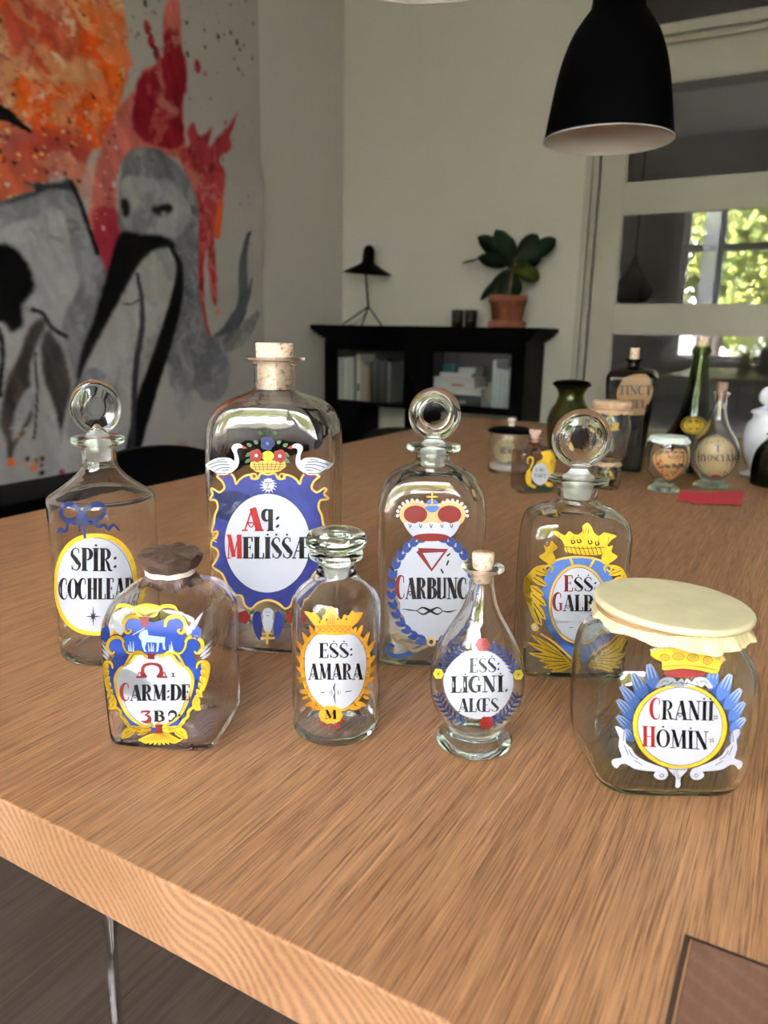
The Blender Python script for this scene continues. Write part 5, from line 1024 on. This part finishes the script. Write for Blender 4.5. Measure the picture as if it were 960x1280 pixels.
L.s_('black', 5, [(462, 800), (482, 800)], 4, 0); L.s_('black', 5, [(472, 800), (472, 818)], 8, 0); L.s_('black', 5, [(460, 818), (486, 818)], 4, 0)
L.t('black', 5, 'CARM:DE', 180, 566, 950, 866, -.01, first='brick', bold=1.15); L.t('brick', 5, '3', 290, 350, 1068, 1010, bold=1.3); L.t('black', 5, 'B', 362, 424, 1064, 1008, bold=1.1); L.t('black', 5, '9:', 442, 516, 1064, 1008, bold=1.1)
L.s_('yellow', 5, [(280, 1165), (320, 1180), (350, 1165)], [6, 16, 18]); L.s_('yellow', 5, [(525, 1160), (480, 1180), (440, 1165)], [6, 16, 18])
L.cur = 'label'
for k in range(11): a = R(20 + k * 14); L.leaf('yellow', 4, 395, 1132, 395 - 118 * math.cos(a), 1140 + 58 * math.sin(a) ** .7, 26, vein='ochre')
L.done()
# ---- small cylinder bottle with flat stopper, centre front
pos = (-.3175, .4877)
V = Vessel(rr([(0, .0300), (.001, .0335), (.004, .0358), (.012, .0366), (.05, .0368), (.09, .0370), (.106, .0368), (.114, .0352), (.1205, .0315), (.126, .0255), (.130, .0205), (.1345, .0172), (.140, .0152), (.1440, .0150), (.1462, .0180), (.1482, .0215), (.1510, .0220), (.1530, .0206), (.1532, .0150)]), 4)
b = thing('apothecary_bottle', 'small clear cylinder bottle with flat glass stopper, yellow wreath label reading ESS AMARA', 'bottle', (*pos, Zt), ang_to(*pos)); b.scale = (0.9978, 0.9978, 1.0262)
obj('body', vessel_mesh(V, .0022, .0065, neck=(.132, .0118), push=.006), M['clear'], b, True)
bm = lathe(catmull([(0, .142), (.010, .142), (.0112, .146), (.0112, .1530), (.0135, .1538), (.0200, .1548), (.0240, .1580), (.0250, .1618), (.0238, .1660), (.0205, .1690), (.0120, .1697), (.0090, .1694), (.0075, .1686), (0, .1682)], 4), 56); o = obj('stopper', fixn(bm), M['clear'], b, True)
obj('stopper_plug', fixn(lathe([(0, .132), (.0104, .132), (.0114, .1415), (0, .1415)], 32)), M['ground'], o)
L = Label(b, V, 'round', 350, 640, 4.129); cx = 286
P = [(286, 628), (200, 630), (158, 665), (132, 720), (128, 800), (140, 880), (170, 950), (225, 1005), (286, 1020)]; P = P + [(2 * cx - a, c) for a, c in reversed(P[1:-1])]
L.f('orange', 0, [(cx + (a - cx) * 1.14, 822 + (c - 822) * 1.05) for a, c in P], 3); L.f('white', 2, P, 3); L.s_('black', 3, P, 2, 3, closed=True)
for m_ in (None, cx + 2):
    for x0, y0, x1, y1, w in ((190, 660, 150, 582, 26), (205, 640, 182, 592, 22), (158, 700, 116, 618, 26), (140, 745, 88, 662, 26), (132, 790, 84, 736, 26), (132, 835, 84, 796, 24), (138, 880, 88, 850, 24), (155, 930, 100, 925, 26), (190, 985, 130, 998, 28), (225, 1010, 160, 1010, 24), (120, 720, 100, 690, 16), (125, 860, 98, 880, 18), (150, 950, 115, 965, 18)): L.leaf('orange', 1, x0, y0, x1, y1, w, m=m_)
    for x, y in ((150, 700), (138, 750), (136, 800), (138, 850), (150, 900), (170, 950), (165, 670), (200, 985)): L.s_('black', 3, [(x, y), (x - 16, y + 4), (x - 4, y + 14)], 2, m=m_)
L.f('orange', 3, [(200, 625), (184, 590), (128, 516), (160, 520), (180, 518), (205, 545), (214, 560), (228, 530), (236, 520), (240, 500), (262, 488), (282, 500), (290, 520), (305, 545), (318, 555), (330, 528), (352, 535), (372, 508), (386, 520), (428, 518), (398, 570), (370, 592), (372, 625), (286, 636)], 2)
for k in range(6): L.s_('brick', 4, [(196 + k * 28, 592), (226 + k * 28, 618)], 2.2, 0); L.s_('brick', 4, [(224 + k * 28, 592), (196 + k * 28, 618)], 2.2, 0)
L.s_('brick', 4, [(186, 590), (286, 586), (376, 590)], 2.5)
for x, y in ((206, 566), (242, 556), (298, 552), (342, 552)): L.d('black', 4, x, y, 4, 7, n=8)
for k in range(5): L.s_('brick', 4, [(246 + k * 8, 580), (244 + k * 9, 515 + abs(k - 2) * 8)], 2, 0)
L.t('black', 4, 'ESS:', 200, 376, 750, 676, 0, dots='12', bold=.95); L.t('black', 4, 'AMARA', 148, 425, 862, 782, .0, bold=1.0)
L.cur = 'text'
for q, w in (([(287, 882), (278, 905), (284, 930), (280, 950), (287, 990)], [2, 9, 3, 9, 2]), ([(212, 930), (232, 928)], 4), ([(335, 926), (368, 922)], 4), ([(268, 915), (268, 945)], 3), ([(258, 922), (258, 938)], 2.5), ([(298, 918), (300, 942)], 3), ([(310, 924), (310, 936)], 2.5)): L.s_('black', 4, q, w, 3)
L.cur = 'label'
L.d('orange', 4, 262, 1044, 58, 44, 24, p=2.4)
for k in range(10): a = k * .628; L.d('orange', 4, 262 + 50 * math.cos(a), 1044 + 38 * math.sin(a), 12, n=10)
L.t('black', 6, 'M', 230, 294, 1064, 1020, bold=1.1)
for x, y, r in ((206, 1078, 6), (225, 1102, 9), (265, 1112, 9), (298, 1102, 11), (318, 1076, 12), (246, 1094, 6), (284, 1090, 7)): L.d('redflower', 4, x, y, r, n=10)
L.done()
# ---- pear-shaped footed flask with cork, centre front
pos = (-.2061, .5268)
V = Vessel(rr([(0, .0240), (.0005, .0300), (.003, .0322), (.0065, .0315), (.0090, .0275), (.0115, .0225), (.0140, .0212), (.0165, .0220), (.0205, .0258), (.0278, .0318), (.037, .0366), (.048, .0390), (.058, .0394), (.070, .0382), (.082, .0350), (.0940, .0300), (.106, .0232), (.116, .0174), (.126, .0132), (.136, .0108), (.1455, .0094), (.1490, .0100), (.1520, .0132), (.1542, .0170), (.1560, .0174), (.1572, .0165), (.1574, .0100)]), 4)
b = thing('apothecary_flask', 'pear-shaped clear flask on a round foot with cork, blue wreath label reading LIGNI ALOES', 'bottle', (*pos, Zt), ang_to(*pos)); b.scale = (0.9744, 0.9744, 0.9765)
obj('body', vessel_mesh(V, lambda z: .0016 if z > .02 else .003, .0185, neck=(.140, .0078), push=.004), M['clear'], b, True)
cork(b, .0075, .0090, .1435, .1680)
L = Label(b, V, 'round', 520, 670, 4.413, maxe=1.2); cx = 345
P = [(342, 630), (270, 642), (205, 690), (165, 745), (152, 800), (165, 870), (205, 940), (262, 990), (342, 1008)]; P = P + [(2 * 344 - a, c) for a, c in reversed(P[1:-1])]; L.f('white', 1, P, 3)
for m_ in (None, 340):
    arcp = [(cx + 228 * math.cos(a) * (1 if a < 9 else 1), 820 + 222 * math.sin(a)) for a in np.linspace(R(110), R(168), 9)]; arcq = [(cx + 222 * math.cos(a), 815 + 222 * math.sin(a)) for a in np.linspace(R(194), R(250), 9)]
    for A_ in (arcp, arcq):
        L.s_('laurel', 2, A_, 5, 2, m=m_)
        for i in range(len(A_) - 1):
            x, y = A_[i]; x2, y2 = A_[i + 1]; dx, dy = x2 - x, y2 - y; n = math.hypot(dx, dy); dx, dy = dx / n, dy / n
            if A_ is arcp: dx, dy = dx, dy
            for sg in (1, -1): L.leaf('laurel', 2, x, y, x + dx * 26 + sg * -dy * 34, y + dy * 26 + sg * dx * 34, 13, m=m_)
for x, y, c in ((366, 600, 'redflower'), (388, 1030, 'redflower'), (128, 760, 'lemon'), (560, 765, 'lemon')):
    r = 38 if c == 'redflower' else 28
    for k in range(6): L.d(c, 4, x + r * .55 * math.cos(k * 1.047), y + r * .55 * math.sin(k * 1.047), r * .5, n=10)
    L.d(c, 4, x, y, r * .5, n=10)
    for k in range(6): L.s_('black', 5, [(x, y), (x + r * .7 * math.cos(k * 1.047), y + r * .7 * math.sin(k * 1.047))], 1.8, 0)
    L.d('black' if c == 'lemon' else 'brick', 5, x, y, 4, n=8)
L.t('black', 3, 'ESS:', 292, 462, 752, 676, -.02, dots='12'); L.t('black', 3, 'LIGNI.', 192, 508, 862, 776, -.02, dots='14'); L.t('black', 3, 'ALŒS.', 232, 474, 968, 896, -.01)
L.done()
# ================================================================== FAR GROUP OF BOTTLES
def vjar(label, cat, pos, rows, mat, rz=None, name='apothecary_bottle', t=.003, tb=.006, neck=None, lift=0, N=56, wob=0, sc=(1, 1)):
    V = Vessel(rows, 3); b = thing(name, label, cat, (*pos, Zt + lift), ang_to(*pos) if rz is None else rz); b.scale = (sc[0], sc[0], sc[1])
    obj('body', vessel_mesh(V, t, tb, N=N, neck=neck, push=.002, wob=wob), mat, b, True); return b, V
def cap(b, prof, mat, name='lid'): return obj(name, fixn(lathe(prof, 40)), mat, b, True)
# lidded glass canister
b, V = vjar('glass canister with dark flat lid, pale knob and cream toothed label', 'jar', (-0.6256, 1.7418),
    rr([(0, .056), (.002, .062), (.006, .0645), (.05, .0645), (.10, .0640), (.112, .061), (.118, .060), (.1185, .057)]), M['clear'], sc=(0.83, 0.83), name='apothecary_jar')
lid = cap(b, [(0, .119), (.066, .119), (.069, .121), (.067, .126), (.05, .132), (.02, .137), (0, .137)], M['black'])
obj('knob', fixn(lathe(catmull([(0, .136), (.010, .137), (.008, .142), (.012, .149), (.014, .154), (.009, .159), (0, .160)], 3), 24)), pm('pale_wood_knob', (.62, .52, .45), .5), lid, True)
obj('white_filling', fixn(lathe([(0, .0085), (.056, .0085), (.058, .022), (.04, .030), (0, .026)], 32)), pm('pale_crystals', (.5, .5, .5), .8, bump=.8, vscale=200), b, True)
L = Label(b, V, 'round', 605, 500, 10.105, maxe=5)
P = []
for k in range(32): a = k * math.pi / 16; q = 1.0 if k % 2 else .84; P.append((262 + 155 * q * math.cos(a), 640 + 160 * q * math.sin(a)))
L.f('parchment', 0, P, 0); L.t('ink', 2, 'MUM', 196, 350, 680, 590); L.done()
# small square smoky bottle with lion
b, V = vjar('small square smoky brown bottle painted with a yellow lion holding a lilac oval', 'bottle', (-0.5028, 1.5504),
    [(0, .036, .032, 8), (.002, .041, .037, 9), (.006, .0425, .039, 10), (.04, .0428, .039, 10), (.078, .0428, .039, 10), (.086, .040, .037, 7), (.091, .033, .031, 4.5), (.095, .022, .0215, 2.4), (.100, .014, .014, 2), (.106, .0135, .0135, 2), (.109, .018, .018, 2), (.111, .017, .017, 2), (.1112, .013, .013, 2)], M['brownglass'], sc=(0.9177, 1.0444), rz=R(38), t=.0025, neck=(.099, .0095))
obj('cork', fixn(lathe(catmull([(0, .102), (.0092, .102), (.0094, .110), (.011, .117), (.0135, .121), (.0140, .126), (.0125, .1285), (0, .129)], 3), 24)), pm('pinkish_cork', (.62, .42, .34), .8), b, True)
L = Label(b, V, 'flat', 605, 500, 10.105)
L.f('mossy', 0, [(505, 1085), (620, 1075), (740, 1080), (880, 1075), (888, 1160), (700, 1175), (520, 1165)], 0)
L.s_('yellow', 1, [(560, 810), (545, 770), (560, 735), (590, 722), (618, 745), (610, 800), (590, 850), (570, 890)], [14, 22, 20, 20, 24, 24, 22, 20])
L.f('yellow', 1, [(540, 890), (575, 880), (600, 920), (605, 1000), (600, 1050), (650, 1085), (655, 1110), (610, 1110), (560, 1075), (535, 1050), (522, 980)], 2)
L.f('yellow', 1, [(720, 660), (770, 640), (850, 630), (890, 660), (905, 740), (900, 840), (870, 920), (830, 960), (790, 850), (720, 800), (700, 790), (670, 800), (668, 780), (700, 765), (735, 740), (740, 700)], 2)
L.f('yellow', 1, [(790, 1035), (850, 1045), (875, 1080), (840, 1100), (790, 1085), (770, 1060)], 2); L.d('ochre', 2, 820, 685, 12); L.d('ochre', 2, 850, 780, 20, 40)
L.d('white', 3, 708, 935, 108, 140, 28); L.t('ink', 5, 'LAC', 645, 770, 900, 860); L.t('ink', 5, 'TART', 630, 785, 975, 930); L.done()
# olive vase bottle with black lid
b, V = vjar('olive green vase-shaped glass jar with a flat black lid, behind the large disc stopper', 'jar', (-0.568, 2.043),
    rr([(0, .050), (.002, .056), (.03, .063), (.07, .070), (.10, .070), (.125, .060), (.143, .047), (.156, .041), (.168, .0415), (.177, .047), (.182, .052), (.1835, .050)]), M['olive'], sc=(0.8574, 1.0683), name='apothecary_jar', t=.004)
cap(b, [(0, .184), (.054, .184), (.060, .187), (.060, .191), (.05, .197), (.02, .200), (0, .200)], M['black'])
# two stacked spherical-ish jars
def stack(pos, lift, rows, label, labx, txt, up):
    b, V = vjar(label, 'jar', pos, rows, M['clearwarm'], name='apothecary_jar', lift=lift, t=.0026); return b, V
b1, V1 = vjar('small rounded glass jar with cloth lid and black label, lower of the stacked pair', 'jar', (-0.3731, 1.672), rr([(0, .030), (.002, .0355), (.010, .0395), (.03, .0415), (.05, .0405), (.066, .036), (.074, .0335), (.0745, .031)]), M['clearwarm'], sc=(0.7985, 0.7985), name='apothecary_jar', t=.0026)
o = cap(b1, [(0, .0762), (.034, .076), (.036, .075), (.036, .069), (.0352, .0685), (.0352, .0755), (0, .0757)], M['kraft'], 'cloth_lid'); ruffle(b1, .0366, .0735, .0395, .066, 9, .0012, M['kraft'], 'cloth_skirt', 8, .3)
obj('twine', fixn(tube(bmesh.new(), [(.0374 * math.cos(a), .0374 * math.sin(a), .0722) for a in np.linspace(0, 6.2832, 40)], .0012, 6, smooth=0)), M['twine'], b1, True)
L = Label(b1, V1, 'round', 725, 480, 9.4815, maxe=5); L.d('ink', 0, 330, 1055, 118, 148, 26); L.t('ochre', 2, 'P', 318, 375, 1010, 935, bold=1.3); L.t('ochre', 2, 'VIN', 235, 415, 1125, 1035, bold=1.4); L.t('ochre', 2, 'I', 305, 345, 1195, 1135, bold=1.4); L.done()
b2, V2 = vjar('rounded glass jar with cloth lid and black label reading AIR, stacked on top', 'jar', (-0.3731, 1.672), rr([(0, .026), (.002, .032), (.012, .042), (.03, .0475), (.055, .0495), (.078, .0480), (.092, .0435), (.100, .0420), (.1005, .039)]), M['clearwarm'], sc=(0.9, 1.11), name='apothecary_jar', lift=.0617, t=.0026)
cap(b2, [(0, .1200), (.0445, .1195), (.0465, .118), (.0465, .108), (.044, .1065), (.044, .1040), (.0428, .1030), (.0428, .1012), (.0436, .1012), (.0436, .1185), (0, .1192)][::-1], M['kraft'], 'cloth_lid'); ruffle(b2, .0468, .104, .0500, .094, 10, .0015, M['kraft'], 'cloth_skirt', 12, .3)
obj('twine', fixn(tube(bmesh.new(), [(.0476 * math.cos(a), .0476 * math.sin(a), .1045 + .001 * math.sin(3 * a)) for a in np.linspace(0, 6.2832, 40)], .0015, 6, smooth=0)), M['twine'], b2, True)
L = Label(b2, V2, 'round', 725, 480, 9.4815, maxe=5); L.d('ink', 0, 375, 455, 145, 175, 28); L.t('ochre', 2, 'A', 325, 385, 405, 335, bold=1.2); L.t('ochre', 2, 'AIR', 300, 470, 550, 460, bold=1.4); L.done()
# black case bottle
b, V = vjar('tall black tapered case bottle with a cork and orange-brown label reading TINCT', 'bottle', (-0.3924, 1.9521),
    [(0, .040, .034, 7), (.003, .046, .040, 8), (.01, .048, .042, 9), (.12, .058, .050, 9), (.215, .0660, .057, 9), (.232, .0655, .0565, 7), (.243, .058, .050, 5), (.249, .042, .038, 3.4), (.2525, .024, .0235, 2.2), (.256, .0165, .0165, 2), (.266, .0165, .0165, 2), (.269, .022, .022, 2), (.273, .022, .022, 2), (.2735, .016, .016, 2)], M['almostblack'], sc=(0.8982, 1.0171), rz=R(7), t=.005, neck=(.256, .0120))
cork(b, .0112, .0128, .258, .299)
L = Label(b, V, 'flat', 765, 460, 14.77, maxe=1.6, base=.0006)
L.f('darkorange', 0, [(530, 105), (640, 125), (690, 190), (715, 280), (755, 360), (745, 480), (720, 570), (670, 660), (620, 700), (600, 850), (500, 870), (260, 860), (170, 700), (90, 560), (90, 430), (140, 310), (220, 200), (360, 130)], 3)
L.t('ink', 2, 'TINCT', 120, 735, 490, 325); L.t('ink', 2, 'HIEL', 210, 640, 740, 590); L.done()
# olive onion bottle with long neck
b, V = vjar('olive green onion bottle with a long tapering neck and cork, tallest of the far bottles', 'bottle', (-0.2483, 2.0386),
    rr([(0, .060), (.004, .078), (.02, .090), (.045, .094), (.07, .088), (.095, .072), (.12, .055), (.15, .043), (.19, .034), (.23, .028), (.27, .024), (.285, .0235), (.288, .028), (.296, .028), (.299, .0235), (.305, .0235), (.3055, .019)]), M['oliveb'], sc=(0.837, 1.0221), t=.004, neck=(.26, .0165))
cork(b, .0158, .0180, .288, .327)
L = Label(b, V, 'round', 855, 480, 9.1375, maxe=6); L.d('ochre', 0, 110, 470, 150, 110, 28); L.d('yellow', 1, 112, 472, 118, 80, 24); L.done()
# footed jar with heart label
b, V = vjar('small footed glass jar with a pale mint cloth cover and an orange heart label', 'jar', (-0.2556, 1.7163),
    rr([(0, .028), (.001, .0345), (.004, .0365), (.008, .033), (.013, .024), (.018, .0225), (.024, .028), (.036, .041), (.052, .0495), (.068, .0510), (.082, .048), (.094, .043), (.101, .042), (.1015, .039)]), M['clear'], sc=(0.93, 1.1537), name='apothecary_jar', t=.0026, tb=.022)
cap(b, [(0, .1065), (.040, .1060), (.0425, .105), (.0430, .101), (.0425, .1005), (.0425, .1030), (0, .1045)][::-1], M['mint'], 'cloth_cover'); ruffle(b, .0432, .1025, .0480, .0945, 12, .0014, M['mint'], 'cover_skirt', 15, .3)
obj('string', fixn(tube(bmesh.new(), [(.0442 * math.cos(a), .0442 * math.sin(a), .1005) for a in np.linspace(0, 6.2832, 40)], .0009, 6, smooth=0)), M['string'], b, True)
L = Label(b, V, 'round', 800, 540, 13.714, maxe=5)
hp = [(545, 345), (590, 300), (680, 285), (760, 310), (800, 400), (790, 530), (720, 660), (600, 780), (480, 835), (370, 720), (270, 610), (218, 480), (225, 400), (290, 330), (400, 290), (480, 300)]
L.f('ink', 0, [(505 + (a - 505) * 1.07, 560 + (c - 560) * 1.07) for a, c in hp], 3); L.f('peach', 1, hp, 3)
L.s_('red', 3, [(500, 440), (480, 380), (520, 330), (555, 360)], 22); L.t('ink', 3, 'SUCI', 500, 720, 460, 400, bold=.8); L.s_('red', 3, [(345, 620), (325, 560), (345, 480), (380, 520)], 22); L.t('ink', 3, 'PRETIOS', 375, 740, 620, 570, bold=.8); L.s_('red', 3, [(420, 740), (370, 690), (395, 660)], 22); L.t('ink', 3, 'COER', 440, 640, 715, 670, bold=.8); L.done()
# round flask with foot
b, V = vjar('round-bellied clear flask on a foot with dark cork, cream round label reading HYOSCYAM', 'bottle', (-0.1724, 1.8285),
    rr([(0, .032), (.001, .039), (.004, .0415), (.008, .038), (.013, .027), (.018, .026), (.026, .036), (.042, .051), (.062, .0585), (.080, .0585), (.098, .052), (.116, .040), (.132, .0285), (.150, .0210), (.170, .0170), (.190, .0155), (.194, .020), (.199, .0215), (.2015, .019), (.2017, .0145)]), M['clear'], sc=(0.8948, 1.0695), name='apothecary_flask', t=.0022, tb=.024, neck=(.175, .0125))
obj('cork', fixn(lathe([(0, .180), (.0115, .180), (.0135, .220), (.013, .221), (0, .221)], 24)), pm('dark_stained_cork', (.30, .19, .15), .85, var=.3, vscale=150), b, True)
L = Label(b, V, 'round', 855, 480, 9.1375, maxe=4); cx, cy = 362, 838
L.d('ink', 0, cx, cy, 262, 262, 44)
for k in range(44): a = k * math.pi / 22; L.leaf('buff', 1, cx + 226 * math.cos(a - .05), cy + 228 * math.sin(a - .05), cx + 254 * math.cos(a + .06), cy + 254 * math.sin(a + .06), 15)
L.d('buff', 2, cx, cy, 226, 228, 44); L.t('ink', 4, 'T', 350, 425, 775, 695, bold=1.2); L.t('ink', 4, 'HYOSCYAM', 155, 600, 880, 805, 0, bold=.95) ; L.d('redflower', 4, 365, 1055, 60, 22); L.done()
# white porcelain jar and dark green bottle at the right edge
b, V = vjar('white porcelain jar on a foot with a round ball knob, at the right edge', 'jar', (-0.086, 2.06),
    rr([(0, .040), (.001, .049), (.005, .051), (.010, .040), (.016, .030), (.024, .034), (.045, .046), (.08, .053), (.12, .0535), (.142, .048), (.156, .037), (.170, .036), (.1705, .033)]), M['porcelain'], sc=(0.875, .90), name='apothecary_jar', t=.004, tb=.02)
cap(b, catmull([(0, .1712), (.040, .1712), (.042, .174), (.038, .180), (.020, .187), (.012, .190), (.010, .193), (0, .193)], 3), M['porcelain'])
bm = bmesh.new(); bmesh.ops.create_uvsphere(bm, u_segments=32, v_segments=20, radius=.0275); bmesh.ops.translate(bm, vec=(0, 0, .2165), verts=bm.verts); o = obj('knob', bm, M['porcelain'], b, True)
b, V = vjar('dark green bottle with a black-brown tied top, cut off by the right edge', 'bottle', (-0.047, 1.9309),
    rr([(0, .044), (.002, .050), (.01, .0525), (.05, .0535), (.08, .050), (.10, .043), (.118, .030), (.130, .021), (.138, .020), (.141, .023), (.145, .022), (.1455, .018)]), M['dkgreen'], sc=(0.982, 0.8955), t=.004, neck=(.13, .0140))
cap(b, [(0, .1490), (.018, .1488), (.0245, .146), (.0245, .139), (.0240, .1385), (.0240, .1455), (0, .1472)][::-1], M['waxpaper'], 'paper_cap'); ruffle(b, .0250, .141, .0300, .130, 8, .0015, M['waxpaper'], 'paper_skirt', 21, .3)
